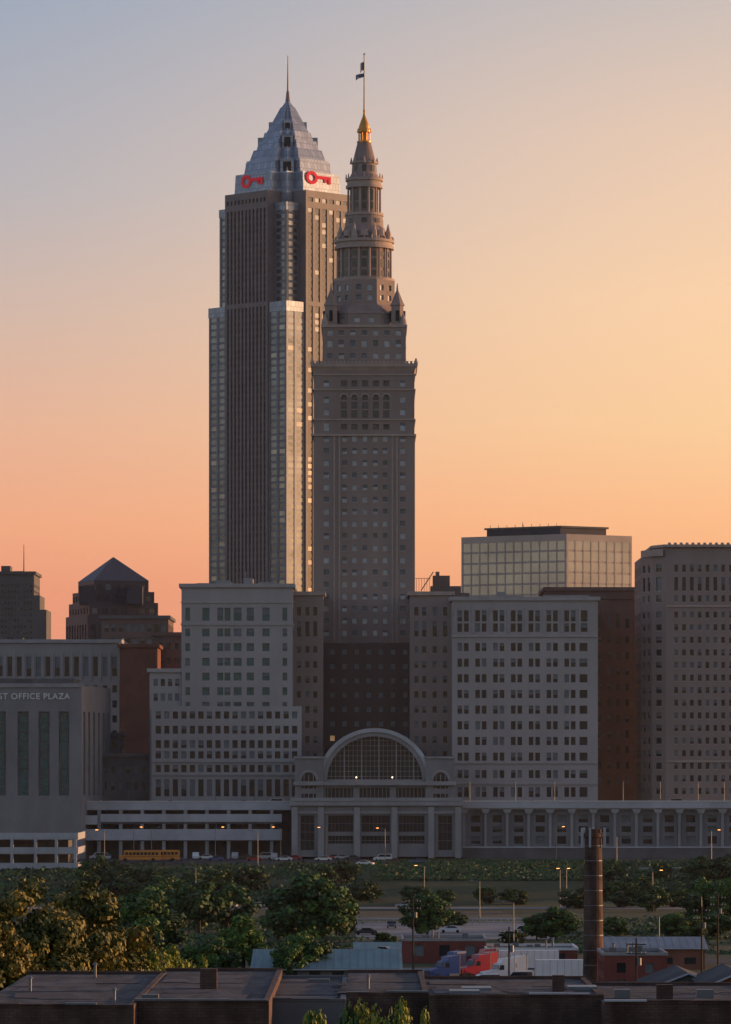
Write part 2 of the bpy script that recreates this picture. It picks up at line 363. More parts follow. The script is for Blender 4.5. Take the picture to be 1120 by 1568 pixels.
def drum(rw,rc,y0,y1,n,wr,pw=2.3):
    mb.cyl('drum',0,0,rw*k,Z(y0,D),rw*k,Z(y1,D),48)
    for i in range(n):
        t=-math.pi/2+2*math.pi*i/n+math.pi/n; c,s_=math.cos(t),math.sin(t)
        mb.cyl('columns',rc*k*c,rc*k*s_,pw*k*.75,Z(y0,D),pw*k*.65,Z(y1,D),8)
        t+=math.pi/n; c,s_=math.cos(t),math.sin(t)
        ww=wr*k
        for (ya,yb) in drumrows:
            o=Vector((c,s_))*(rw*k+.08); tt=Vector((-s_,c))*ww
            mb.q('dark_windows',[(o.x-tt.x,o.y-tt.y,Z(ya,D)),(o.x+tt.x,o.y+tt.y,Z(ya,D)),(o.x+tt.x,o.y+tt.y,Z(yb,D)),(o.x-tt.x,o.y-tt.y,Z(yb,D))])
def ring(r,y0,y1,part='cornice',n=48): mb.frust(part,ngon(0,0,r*k,n),Z(y0,D),ngon(0,0,r*k,n),Z(y1,D),True,True)
ring(47.5,425,420)
drumrows=[(417,409),(404,391),(387,379)]
drum(39.5,42,420,374,16,3.6)
ring(46,374,370); ring(44,370,364); ring(46.5,364,360)
for i in range(24):
    t=2*math.pi*i/24; mb.cyl('finials',45*k*math.cos(t),45*k*math.sin(t),.25,Z(360,D),.2,Z(355,D),5)
for i in range(8):
    t=math.pi/8+math.pi/4*i; cx,cy=40*k*math.cos(t),40*k*math.sin(t)
    mb.cyl('finials',cx,cy,.95,Z(360,D),.8,Z(348,D),8); mb.cyl('finials',cx,cy,.7,Z(348,D),.1,Z(336,D),8)
mb.cyl('drum',0,0,37*k,Z(360,D),35*k,Z(350,D),32)
mb.cyl('roofs',0,0,36*k,Z(350,D),29.5*k,Z(338,D),32)
mb.cyl('drum',0,0,30*k,Z(338,D)-.5,28.5*k,Z(322,D),32)
def wq(o,tt,ya,yb): mb.q('dark_windows',[(o.x-tt.x,o.y-tt.y,Z(ya,D)),(o.x+tt.x,o.y+tt.y,Z(ya,D)),(o.x+tt.x,o.y+tt.y,Z(yb,D)),(o.x-tt.x,o.y-tt.y,Z(yb,D))])
for i in range(8):
    t=-math.pi/2+math.pi/4*i; c,s_=math.cos(t),math.sin(t); o=Vector((c,s_))*(36*k)
    mb.cyl('dormers',o.x,o.y,1.3,Z(356,D),1.0,Z(346,D),8)
    wq(Vector((c,s_))*(30.2*k),Vector((-s_,c))*.7,334,327)
ring(30,322,318)
drumrows=[(312,302),(299,282)]
drum(22,25.5,318,279,12,3.0,2.4)
ring(28.5,279,275); ring(26.5,275,268); ring(29,268,264)
for i in range(12):
    t=2*math.pi*i/12; mb.cyl('finials',28*k*math.cos(t),28*k*math.sin(t),.3,Z(264,D),.12,Z(257,D),5)
mb.cyl('roofs',0,0,24*k,Z(264,D),20*k,Z(256,D),24); mb.cyl('drum',0,0,19.5*k,Z(256,D),18.5*k,Z(241,D),24)
for i in range(8):
    t=-math.pi/2+math.pi/4*i; c,s_=math.cos(t),math.sin(t); wq(Vector((c,s_))*(19.7*k),Vector((-s_,c))*.6,254,244)
    mb.cyl('finials',20*k*c,20*k*s_,.5,Z(241,D),.1,Z(231,D),6)
ring(20.5,241,238)
mb.cyl('roofs',0,0,18*k,Z(238,D),10.5*k,Z(208,D),24)
ring(11.5,208,206,'gilding',24)
mb.cyl('gilding',0,0,6*k,Z(206,D),6*k,Z(192,D),12)
for i in range(8):
    t=math.pi/8+math.pi/4*i; mb.cyl('gilding',8.6*k*math.cos(t),8.6*k*math.sin(t),.25,Z(206,D),.22,Z(192,D),6)
    mb.cyl('gilding',10.2*k*math.cos(t),10.2*k*math.sin(t),.35,Z(192,D),.05,Z(185,D),6)
ring(10.5,192,189,'gilding',24)
for (a,ya,b,yb) in ((8.8,189,8,182),(8,182,5.2,174),(5.2,174,2.5,167),(2.5,167,1.2,160)): mb.cyl('gilding',0,0,a*k,Z(ya,D),b*k,Z(yb,D),16)
mb.cyl('gilding',0,0,1.9*k,Z(160,D),1.9*k,Z(157,D),8)
mb.cyl('flagpole',0,0,.24,Z(158,D),.14,Z(71,D),6); mb.cyl('flagpole',0,0,.4,Z(71,D),.1,Z(69,D),6)
def flag(part,y0,y1,x1):
    n=6
    for i in range(n):
        f=lambda t:(x1*k*t,math.sin(t*5)*.5,-6*k*t*t)
        A,B=f(i/n),f((i+1)/n)
        mb.q(part,[(A[0],A[1],Z(y1,D)+A[2]),(B[0],B[1],Z(y1,D)+B[2]),(B[0],B[1],Z(y0,D)+B[2]*.6),(A[0],A[1],Z(y0,D)+A[2]*.6)])
flag('flag',82,95,-6); flag('flag_lower',100,106,-13)
mb.finish('stone_spire_tower',dict(walls='stone_t',windows='glass_t',window_blinds='glass_b',arcade_windows='arc_g',dark_windows='glass',trim='trim_t',roof='roof',cornice='trim_t',balustrade='trim_t',finials='trim_t',turrets='stone_t',turret_openings='dark',roofs='copper',drum='stone_t',columns='trim_t',dormers='trim_t',gilding='gold',flagpole='metal',flag='car_silver',flag_lower='car_blue'),(X(558,D),D+h,0))
# ---------------------------------------------------------------- generic straight building
def bld(name,D,x0,x1,ytop,depth,cols=None,rowpx=None,base=GZ,mats=None,side=(4,.45),cornice=True,extra=None,**kw):
    mb=MB(); k=D/F; A,B=X(x0,D),X(x1,D); cx=(A+B)/2; zt=Z(ytop,D)
    P=[(A-cx,0),(B-cx,0),(B-cx,depth),(A-cx,depth)]
    rows=sorted([(Z(b,D),Z(a,D)) for a,b in rowpx]) if rowpx else []
    cm={0:[((a-x0)*k,(b-x0)*k) for a,b in cols]} if cols else {}
    kk=dict(alt='window_blinds',altp=.2); kk.update(kw)
    mb.tower(P,base,zt,side[0],side[1],rows,colsmap=cm,**kk)
    if cornice:
        o=.7
        mb.frust('trim',rect(A-cx-o,B-cx+o,-o,depth+o),zt,rect(A-cx-o,B-cx+o,-o,depth+o),zt+1.1,True,True)
        mb.q('roof',[(p[0],p[1],zt+1.12) for p in P])
    if extra: extra(mb,lambda px:X(px,D)-cx,lambda py:Z(py,D),k)
    m=dict(STD); m.update(mats or {})
    return mb.finish(name,m,(cx,D,0))
def pitch(a,b,n,w):
    s=(b-a)/n; return [(a+s*(i+.5)-w/2,a+s*(i+.5)+w/2) for i in range(n)]
def rp(y0,y1,p,h):
    r=[];y=y0
    while y<y1: r.append((y,y+h)); y+=p
    return r
random.seed(3)
def ex(mb,x,z,k):
    for a,b,c,dd in ((330,352,888,20),(372,386,884,14),(300,322,892,10),(395,420,890,8)):
        mb.box('penthouse',x(a),x(b),6,6+dd,z(898),z(c))
    mb.tube('penthouse',(x(375),8,z(884)),(x(375),8,z(874)),.1,.1)
    mb.box('trim',x(278)-.2,x(450)+.2,-.3,-.005,z(958),z(955)); mb.box('trim',x(278)-.2,x(450)+.2,-.3,-.005,z(924),z(922))
bld('hotel_wing',1290,278,448,900,45,[(284,291),(310,321),(333,342),(344,353),(358,370),(378,389),(402,413),(433,440)],[(931,951)]+rp(963,1090,22.5,12),mats=dict(walls='stone_l',windows='glass_teal_refl',window_blinds='glass_b',penthouse='conc'),extra=ex,altp=.15)
def ex(mb,x,z,k):
    mb.box('trim',x(232),x(461),-.4,-.005,z(1168),z(1165)); mb.box('trim',x(232),x(461),-.4,-.005,z(1188),z(1186))
bld('hotel_base_block',1286,232,462,1082,3.9,pitch(236,458,17,8),[(1090,1101),(1112,1124),(1134,1146),(1151,1162),(1172,1183),(1194,1220)],mats=dict(walls='stone_l',windows='glass'),extra=ex,cornice=False,altp=.15)
bld('hotel_side_block',1291,229,277.5,1030,38,pitch(233,277,4,6.5),rp(1040,1220,22.5,11),mats=dict(walls='stone_l'))
for (a,b,cc) in ((446,495,[(455,461),(468,474),(480,486)]),(628,693,[(635,641),(647,653),(663,669),(679,685)])):
    bld('tower_annex',1305,a,b,912,60,cc,[(930,943),(952,975)]+rp(990,1220,23,10),mats=dict(walls='stone_t',trim='trim_t'),side=(5,.4))
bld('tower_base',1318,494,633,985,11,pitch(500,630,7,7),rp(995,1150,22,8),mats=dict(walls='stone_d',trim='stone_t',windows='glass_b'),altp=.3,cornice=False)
pr=[]
for i in range(7):
    xx=699+i*27.3; pr+=[(xx+2,xx+9),(xx+12,xx+19)]
pr+=[(888,900)]
def ex(mb,x,z,k):
    for i in range(8):
        xx=697.5+i*27.2; mb.box('trim',x(xx)-.25,x(xx)+.35,-.35,-.005,z(970),z(930))
    for a,b in ((976,973),(1170,1167),(1202,1200)): mb.box('trim',x(692),x(916),-.4,-.005,z(a),z(b))
    for a,b,c in ((764,775,905),(776,800,911),(835,905,910)): mb.box('penthouse',x(a),x(b),8,18,z(918),z(c))
bld('office_block',1290,693,916,920,55,pr,[(935,952),(955,968)]+rp(985,1165,24,12.5)+[(1180,1192),(1206,1221)],mats=dict(walls='stone_l',penthouse='conc'),extra=ex,altp=.15)
bld('brown_stone_building',1345,905,984,918,50,pitch(912,982,5,5.5),[(940,962)]+rp(975,1200,24,11),mats=dict(walls='brownstone',trim='brownstone'))
def ex(mb,x,z,k): mb.box('trim',x(838),x(984),-.3,20,z(917),z(912))
bld('brown_attic_building',1375,836,984,905,40,pitch(842,980,12,6),[(915,925)],mats=dict(walls='brownstone',trim='brownstone'))
# far right stone tower
D=1300;k=D/F;mb=MB()
cx=X(1075,D)
def xx(p): return X(p,D)-cx
zt=Z(852,D)
P=[(xx(1000),3),(xx(1020),0),(xx(1210),0),(xx(1210),40),(xx(985),40),(xx(985),10)]
rows=sorted([(Z(b,D),Z(a,D)) for a,b in [(865,876),(884,905),(912,922)]+rp(937,1225,19.3,9.5)])
mb.tower(P,GZ,zt,3.2,.5,rows,colsmap={1:[((a-1020)*k,(b-1020)*k) for a,b in pitch(1030,1210,15,5.5)]},alt='window_blinds',altp=.35,sill='trim')
mb.prism('walls',[(xx(1019),1),(xx(1211),1),(xx(1211),38),(xx(1000),38),(xx(1003),8)],zt,Z(838,D))
mb.prism('trim',[(xx(1017),0),(xx(1212),0),(xx(1212),39),(xx(1000),39),(xx(1000),8)],Z(838,D),Z(834,D))
mb.prism('trim',[(xx(997),2),(xx(1012),-.4),(xx(1016),-.4),(xx(1016),3),(xx(990),12),(xx(985),10)],zt,zt+2)
for i in range(14): mb.cyl('trim',xx(1026+i*9),.8,.5,Z(834,D),.4,Z(831,D),6)
mb.box('trim',xx(1020),xx(1210),-.35,-.005,Z(930,D),Z(927,D)); mb.box('trim',xx(1020),xx(1210),-.35,-.005,Z(1168,D),Z(1165,D))
mb.finish('stone_office_tower',dict(STD,walls='pinkstone',trim='trim_t'),(cx,D,0))
# glass office behind right
D=1480;k=D/F;mb=MB(); cx=X(868,D)
Rw=Vector((X(972,D)-cx, 14)); Lw=Vector((X(709,D)-cx,22))
P=[(0,0),tuple(Rw),tuple(Rw+Lw),tuple(Lw)]
zt=Z(818,D)
mb.tower(P,GZ,zt,3.1,.86,rowsf(Z(1060,D),zt,3.6,2.9,.4),vertical=True,depth=.12)
q=lambda s:[(p[0]*s+.5*(1-s)*(Rw+Lw).x,p[1]*s+.5*(1-s)*(Rw+Lw).y) for p in P]
mb.prism('plant_floor',q(.7),zt,Z(807,D)); mb.prism('roof',q(.73),Z(807,D),Z(804,D))
for t in np.linspace(.05,.95,9):
    p=Vector(q(.7)[0])*(1-t)+Vector(q(.7)[3])*t; mb.tube('mast',(p.x,p.y,Z(806,D)),(p.x,p.y,Z(800,D)),.12,.1,4)
mb.tube('mast',(-14,15,Z(806,D)),(-14,15,Z(796,D)),.15,.1,4)
mb.finish('glass_office_building',dict(walls='office_f',windows='office_g',spandrels='office_f',roof='kt_span',plant_floor='darktower',mast='metal'),(cx,D,0))
D=1340;k=D/F;mb=MB()
for a,b,t,y0 in ((660,707,897,4),(664,690,880,8),(640,720,908,2),(628,650,906,0)):
    mb.box('walls',X(a,D),X(b,D),y0,y0+8,Z(930,D),Z(t,D))
mb.box('roof',X(668,D),X(674,D),8,10,Z(880,D),Z(874,D))
for a in range(634,662,4): mb.tube('railing',(X(a,D),0,Z(908,D)),(X(a,D),0,Z(886,D)),.08,.08,4)
mb.tube('railing',(X(634,D),0,Z(886,D)),(X(660,D),0,Z(886,D)),.1,.1,4)
mb.tube('railing',(X(645,D),0,Z(905,D)),(X(664,D),0,Z(876,D)),.2,.2,4)
mb.box('walls',X(628,D),X(720,D),0,14,GZ,Z(930,D))
mb.finish('rooftop_plant_building',dict(walls='haze',roof='metal',railing='metal'),(0,D,0))
# dark pyramid-roofed tower
D=1700;k=D/F;mb=MB(); cx=X(169,D)
def sqr(hp,rot=0.35):
    r=hp*k/(math.cos(rot)+math.sin(rot)); return [(r*(math.cos(rot)*a-math.sin(rot)*b),r*(math.sin(rot)*a+math.cos(rot)*b)) for a,b in ((-1,-1),(1,-1),(1,1),(-1,1))]
for hp,y0,y1 in ((76,1290,942),(71,942,922),(65,922,905),(56,905,888)):
    mb.tower(sqr(hp),Z(y0,D),Z(y1,D),3.4,.6,rowsf(Z(y0,D),Z(y1,D),4,2.2,.6),vertical=True,depth=.3,alt='lit',altp=.02)
mb.frust('slate_roof',sqr(57),Z(888,D)+.02,sqr(1),Z(850,D))
for s in(-1,1): mb.box('dormers',s*9-3,s*9+3,-17,-6,Z(925,D),Z(898,D))
mb.finish('pyramid_roof_tower',dict(walls='darktower',windows='kt_glass',spandrels='darktower',lit='glass_b',roof='slate',slate_roof='slate',dormers='darktower'),(cx,D+20,0))
def ex(mb,x,z,k):
    mb.box('steps',x(52)+.01,x(61),0,25,GZ,z(912)); mb.box('steps',x(61)+.01,x(71),0,25,GZ,z(934))
    mb.tube('mast',(x(35),5,z(880)),(x(35),5,z(833)),.25,.1,5); mb.box('steps',x(0),x(14),5,15,z(878),z(866)); mb.box('steps',x(18),x(34),5,15,z(878),z(874))
bld('stepped_tower',1650,-60,52,880,30,pitch(-58,50,22,2.6),rp(895,1100,9,4),mats=dict(walls='haze',steps='haze',mast='metal',trim='haze'),extra=ex)
bld('brown_brick_block',1500,155,258,948,40,pitch(158,256,9,7),[(956,968)]+rp(978,1100,22,11),mats=dict(walls='brownstone',trim='haze'))
def ex(mb,x,z,k):
    for a in (0,18,120,150,172): mb.box('penthouse',x(a),x(a+14),8,14,z(985),z(980-(a%7)))
    for i in range(19): xx=-80+i*14.6; mb.box('trim',x(xx)-.3,x(xx)+.3,-.35,-.005,z(1042),z(1000))
bld('pale_pilaster_building',1380,-80,183,985,50,pitch(-80,183,18,7),[(1006,1036)]+rp(1050,1220,23,11),mats=dict(walls='stone',penthouse='haze'),extra=ex)
bld('brick_party_wall_building',1370,183.5,240,992,50,[(226,232)],rp(1100,1200,30,8),mats=dict(walls='brick',trim='brick'))
bld('brown_rear_building',1400,236,279,974,30,pitch(240,277,3,6),rp(985,1200,22,10),mats=dict(walls='brownstone',trim='brownstone'))
D=1255;k=D/F;mb=MB();A=X(-60,D);B=X(125,D);cx=(A+B)/2
cm=[((a+60)*k,(b+60)*k) for a,b in [(-42,-25),(-7,9),(27,44),(59,76),(90,106)]]
mb.tower([(A-cx,0),(B-cx,0),(B-cx+5.5,48),(A-cx,48)],GZ,Z(1050,D),7,.4,[(Z(1219,D),Z(1090,D))],colsmap={0:cm},depth=.9)
for c0,c1 in cm:
    a0=A-cx+c0;a1=A-cx+c1
    for j in range(10): mb.box('mullions',a0,a1,.6,.88,Z(1092+14*j+1.2,D),Z(1092+14*j,D))
    mb.box('mullions',a0,a0+.5,.62,.87,Z(1219,D),Z(1090,D)); mb.box('mullions',a1-.5,a1,.62,.87,Z(1219,D),Z(1090,D))
mb.box('trim',A-cx-.3,B-cx+.3,-.4,-.01,Z(1053,D),Z(1047,D)); mb.box('penthouse',A-cx+5,B-cx-3,14,40,Z(1050,D),Z(1038,D))
e=mb.finish('plaza_office_building',dict(STD,walls='conc_m',mullions='conc_d',penthouse='conc_d',trim='conc',windows='glass_teal_refl'),(cx,D,0))
tc=bpy.data.curves.new('sign_lettering','FONT'); tc.body='POST OFFICE PLAZA'; tc.size=2.35; tc.extrude=.12; tc.align_x='RIGHT'; tc.space_character=1.1; tc.offset=.04
to=bpy.data.objects.new('sign_lettering',tc); scene.collection.objects.link(to); tc.materials.append(M['white'])
to.rotation_euler=(math.pi/2,0,0); to.location=(X(107,D)-cx,-.15,Z(1071,D)); to.parent=e
bld('low_grey_building',1292,128,229,1160,20,pitch(132,226,8,5),[(1175,1184),(1198,1210)],mats=dict(walls='conc_d',trim='conc_d'))
bld('low_grey_building',1305,135,185,1128,20,pitch(138,182,3,7),[(1136,1146)],mats=dict(walls='conc_d',trim='conc_d'))
# ---------------------------------------------------------------- station hall
D=1262;k=D/F;mb=MB();cxp=574
def x(p): return (p-cxp)*k
def z(p): return Z(p,D)
ysp=z(1196); Ro,Ri=80*k,73*k; fl=.93
def arc(r,t,dz=0): return (r*math.cos(t),ysp+r*fl*math.sin(t)+dz)
N=32
for i in range(N):
    t0,t1=math.pi*i/N,math.pi*(i+1)/N
    a,b,c,d=arc(Ri,t0),arc(Ro,t0),arc(Ro,t1),arc(Ri,t1)
    mb.q('arch',[(p[0],0,p[1]) for p in (a,b,c,d)])
    mb.q('arch',[(a[0],0,a[1]),(d[0],0,d[1]),(d[0],2,d[1]),(a[0],2,a[1])])
    a,d=arc(Ro+1.2,t0,0),arc(Ro+1.2,t1,0); b,c=arc(Ro,t0),arc(Ro,t1)
    mb.q('arch_rim',[(b[0],-.6,b[1]),(a[0],-.6,a[1]),(d[0],-.6,d[1]),(c[0],-.6,c[1])])
    mb.q('arch_rim',[(b[0],-.6,b[1]),(c[0],-.6,c[1]),(c[0],0,c[1]),(b[0],0,b[1])])
    mb.q('vault_roof',[(a[0],-.6,a[1]),(a[0],38,a[1]),(d[0],38,d[1]),(d[0],-.6,d[1])])
mb.q('glazing',[(p[0],1.6,p[1]) for p in [arc(Ri+.1,math.pi*i/N) for i in range(N+1)]])
def topz(xx,r=Ri): return ysp+fl*math.sqrt(max(0,r*r-xx*xx))
nV=22
for i in range(1,nV):
    xx=-Ri+2*Ri*i/nV; wd=.06 if i%4 else .18
    mb.box('mullions',xx-wd,xx+wd,1.3,1.55,ysp,topz(xx))
hz=ysp+1.2
while hz<ysp+Ri*fl-.6:
    hw=math.sqrt(max(0,Ri*Ri-((hz-ysp)/fl)**2)); mb.box('mullions',-hw,hw,1.32,1.53,hz-.06,hz+.06); hz+=1.45
mb.box('mullions',x(501),x(647),1.0,1.28,z(1199),z(1194))
for s in (-1,1):
    cc=s*101
    a,b=sorted((x(574+s*78),x(574+s*122)))
    aw0,aw1=x(574+cc-11),x(574+cc+11)
    mb.facade((a,-1),(1,0),b-a,z(1226),z(1162),[(aw0-a,aw1-a)],[(z(1222),z(1194))],depth=1,wall='walls',glass='glazing')
    mb.box('walls',a,b,0.01,20,z(1226),z(1162)-.01)
    for i in range(10):
        t0,t1=math.pi*i/10,math.pi*(i+1)/10; r=11*k
        m=(aw0+aw1)/2
        mb.q('glazing',[(m,-1.02,z(1194)),(m+r*math.cos(t0),-1.02,z(1194)+r*math.sin(t0)),(m+r*math.cos(t1),-1.02,z(1194)+r*math.sin(t1))])
        mb.q('trim',[(m+rr*math.cos(t),-1.2,z(1194)+rr*math.sin(t)) for rr,t in ((r,t0),(r*1.35,t0),(r*1.35,t1),(r,t1))])
    m=(aw0+aw1)/2
    for d in (-1,0,1): mb.box('mullions',m+d*1.3-.09,m+d*1.3+.09,-1.15,-1.03,z(1222),z(1186))
    mb.box('mullions',aw0,aw1,-1.15,-1.04,z(1204),z(1202)); mb.box('walls',aw0,aw1,-1.2,-.9,z(1216),z(1208))
    mb.box('trim',a-.4,b+.4,-1.5,20.5,z(1162),z(1159)); mb.box('roof',a,b,-1,20,z(1159),z(1158))
    mb.box('walls',min(x(574+s*78),x(574+s*84)),max(x(574+s*78),x(574+s*84)),-.5,19,z(1226),z(1175))
mb.box('trim',x(450),x(699),-2.2,-.62,z(1203),z(1197))
mb.facade((x(497),-.6),(1,0),x(653)-x(497),z(1226),z(1203),[(x(a)-x(497),x(b)-x(497)) for a,b in ((499,541),(551,597),(607,651))],[(z(1222),z(1207))],depth=.6,wall='walls',glass='glazing')
for a in range(502,650,6): mb.box('mullions',x(a)-.07,x(a)+.07,-.3,-.05,z(1222),z(1207))
mb.box('trim',x(446),x(709),-6.2,0,z(1227),z(1222))
a,b=x(447),x(708)
gl=[(461,482),(503,541),(554,597),(611,650),(671,692)]
mb.facade((a,-6),(1,0),b-a,z(1312),z(1227)-.02,[(x(p)-a,x(q_)-a) for p,q_ in gl],[(z(1302),z(1249))],depth=1.2,wall='walls',glass='glazing')
for p,q_ in gl:
    n=7 if q_-p>30 else 3
    for i in range(1,n):
        xx=x(p)+(x(q_)-x(p))*i/n; mb.box('dark_mullions',xx-.06,xx+.06,-5.1,-4.82,z(1302),z(1249))
    for yy in (1262,1275,1288): mb.box('dark_mullions',x(p),x(q_),-5.12,-4.84,z(yy),z(yy-1.2))
    if q_-p>30: mb.box('walls',x(p),x(q_),-5.6,-4.9,z(1280),z(1274)); mb.box('walls',x(p),x(q_),-5.6,-4.85,z(1302),z(1292))
for p in (452,492,547,604,660,701): mb.box('trim',x(p-4.5),x(p+4.5),-6.9,-5.99,z(1314),z(1236))
mb.box('trim',a-.4,b+.4,-7.1,-5.97,z(1234),z(1228)); mb.box('trim',a,b,-6.6,-5.98,z(1246),z(1243))
mb.box('walls',a,b,-4.7,-.01,z(1312),z(1228)-.05)
mb.box('walls',x(495),x(655),3,38,z(1312),ysp)
for p,yy in ((546,1192),(601,1192)):
    mb.tube('mullions',(x(p),-2.6,z(1203)),(x(p),-2.6,z(yy)),.1,.08,5); mb.cyl('lamps',x(p),-2.6,.18,z(yy),.18,z(yy)+.4,8)
for p in (475,674): mb.box('lamps_small',x(p)-.2,x(p)+.2,-1.3,-1.2,z(1200),z(1200)+.3)
mb.finish('station_hall',dict(arch='conc',arch_rim='conc_w',vault_roof='conc',glazing='glass',mullions='conc',dark_mullions='conc_d',walls='conc_m',trim='conc',roof='roof',lamps='lamp_w',lamps_small='lamp_w'),(X(cxp,D),D,0))
# ---------------------------------------------------------------- viaducts
D=1264;k=D/F
mb=MB()
def zz(p): return Z(p,D)
x0,x1=X(-200,D),X(446,D)
mb.box('deck',x0,x1,0,24,zz(1240),zz(1234)); mb.box('parapet',x0,x1,-.4,0.1,zz(1241),zz(1228))
mb.box('coping',x0,x1,-.6,.25,zz(1228),zz(1227))
mb.box('back_wall',x0,x1,8,9,GZ,zz(1241))
for i,(p0,p1) in enumerate(((-40,150),(155,432))):
    mb.box('ramp_parapet',X(p0,D),X(p1,D),-3,-2.6,zz(1259 if i else 1263),zz(1247 if i else 1249)); mb.box('ramp_deck',X(p0,D),X(p1,D),-2.6,8,zz(1262),zz(1258))
mb.box('ramp_parapet',X(-200,D),X(432,D),-3.4,-3.01,zz(1287),zz(1270)); mb.box('ramp_deck',X(-200,D),X(432,D),-3.0,8,zz(1288),zz(1284))
for p in range(-180,446,33): mb.box('columns',X(p,D),X(p+5,D),-2.5,0,GZ,zz(1240))
for p in range(-190,440,58): mb.tube('railing',(X(p,D),-3.2,zz(1270)),(X(p,D),-3.2,zz(1262)),.12,.12,4)
mb.finish('parking_viaduct',dict(deck='conc_w',parapet='conc_w',coping='white',back_wall='conc_d',ramp_parapet='conc_w',ramp_deck='conc_d',columns='conc',railing='metal'),(0,D,0))
mb=MB(); x0,x1=X(708,D),X(1330,D)
mb.box('deck',x0,x1,-.1,24,zz(1240),zz(1234)); mb.box('parapet',x0,x1,-.8,-.1,zz(1238),zz(1228)); mb.box('coping',x0,x1,-1,0.05,zz(1228),zz(1226.6))
cols=[];p=722
while p<1320: cols.append((p,p+14)); p+=33
mb.facade((x0,1.5),(1,0),x1-x0,GZ,zz(1240),[(X(a,D)-x0,X(b,D)-x0) for a,b in cols],[(zz(1293),zz(1281)),(zz(1275),zz(1266)),(zz(1260),zz(1249))],depth=.8,alt='window_blinds',altp=.2)
p=709
while p<1325:
    mb.box('columns',X(p,D),X(p+4,D),-.2,1.3,GZ,zz(1240)); mb.frust('columns',rect(X(p-2,D),X(p+6,D),-.7,1.3),zz(1246),rect(X(p-5,D),X(p+9,D),-.7,1.3),zz(1240),True,True); p+=33
mb.box('ledge',x0,x1,-1.5,1.3,zz(1299),zz(1297)); mb.box('base',x0,x1,-1.2,1.2,GZ-2,zz(1299))
mb.finish('road_viaduct',dict(deck='conc_w',parapet='conc_w',coping='white',walls='conc_m',windows='glass',window_blinds='glass_b',columns='conc',ledge='conc_w',base='conc_d'),(0,D,0))
me=bpy.data.meshes.new('street'); me.from_pydata([(-300,1264.3,zz(1234)+.02),(300,1264.3,zz(1234)+.02),(300,1286,zz(1234)+.02),(-300,1286,zz(1234)+.02)],[],[(0,1,2,3)]); me.materials.append(M['asphalt'])
place(me,'street',(0,0,0))
D=1180;k=D/F;mb=MB()
A,B=X(-80,D),X(118,D)
for yy in (1276,1298,1322,1345):
    mb.box('decks',A,B,.3,30,Z(yy+11,D),Z(yy+7,D)); mb.box('parapets',A,B,0,.29,Z(yy+10,D),Z(yy,D))
    mb.box('parapets',B+.01,B+.3,0,30,Z(yy+10,D),Z(yy,D))
for p in (-60,-20,16,52,84,113): mb.box('columns',X(p,D),X(p+4.5,D),-.25,.6,-34,Z(1276,D)-.3)
mb.box('core',X(-60,D),X(100,D),12,28,-34,Z(1280,D))
for p in (20,70): mb.tube('railing',(X(p,D),8,Z(1276,D)),(X(p,D),8,Z(1262,D)),.12,.1,4)
mb.finish('parking_garage',dict(decks='conc',parapets='conc_w',columns='conc_w',core='conc_d',railing='metal'),(0,D,0))
def wallbox(name,D,a,b,y0,y1,m,th=.6):
    mb=MB(); mb.box('wall',0,X(b,D)-X(a,D),0,th,Z(y1,D),Z(y0,D)); mb.box('coping',-.1,X(b,D)-X(a,D)+.1,-.1,th+.1,Z(y0,D)-.0,Z(y0,D)+.2)
    n=max(2,int((b-a)/22))
    for i in range(n+1): xx=(X(b,D)-X(a,D))*i/n; mb.box('piers',xx-.25,xx+.25,-.2,-.01,Z(y1,D),Z(y0,D)-.05)
    return mb.finish(name,dict(wall=m,coping=m,piers=m),(X(a,D),D,0))
wallbox('retaining_wall',1215,548,706,1324,1345,'conc')
wallbox('retaining_wall',1195,430,560,1335,1362,'conc_d')
wallbox('retaining_wall',1142,700,960,1378,1400,'conc_d')
wallbox('retaining_wall',1178,980,1056,1330,1362,'conc')
wallbox('retaining_wall',1090,420,620,1388,1404,'brownstone')
wallbox('retaining_wall',1200,-40,430,1322,1332,'conc_d')
mb=MB();D=955
for i in range(27): xx=X(548+i*11,D); mb.box('posts',xx-.08,xx+.08,0,.1,-33,-31.7)
mb.box('rails',X(546,D),X(840,D),0.11,.2,-31.8,-31.5); mb.box('rails',X(546,D),X(840,D),0.11,.2,-32.5,-32.3)
mb.finish('guard_rail',dict(posts='conc_w',rails='conc_w'),(0,D,0))
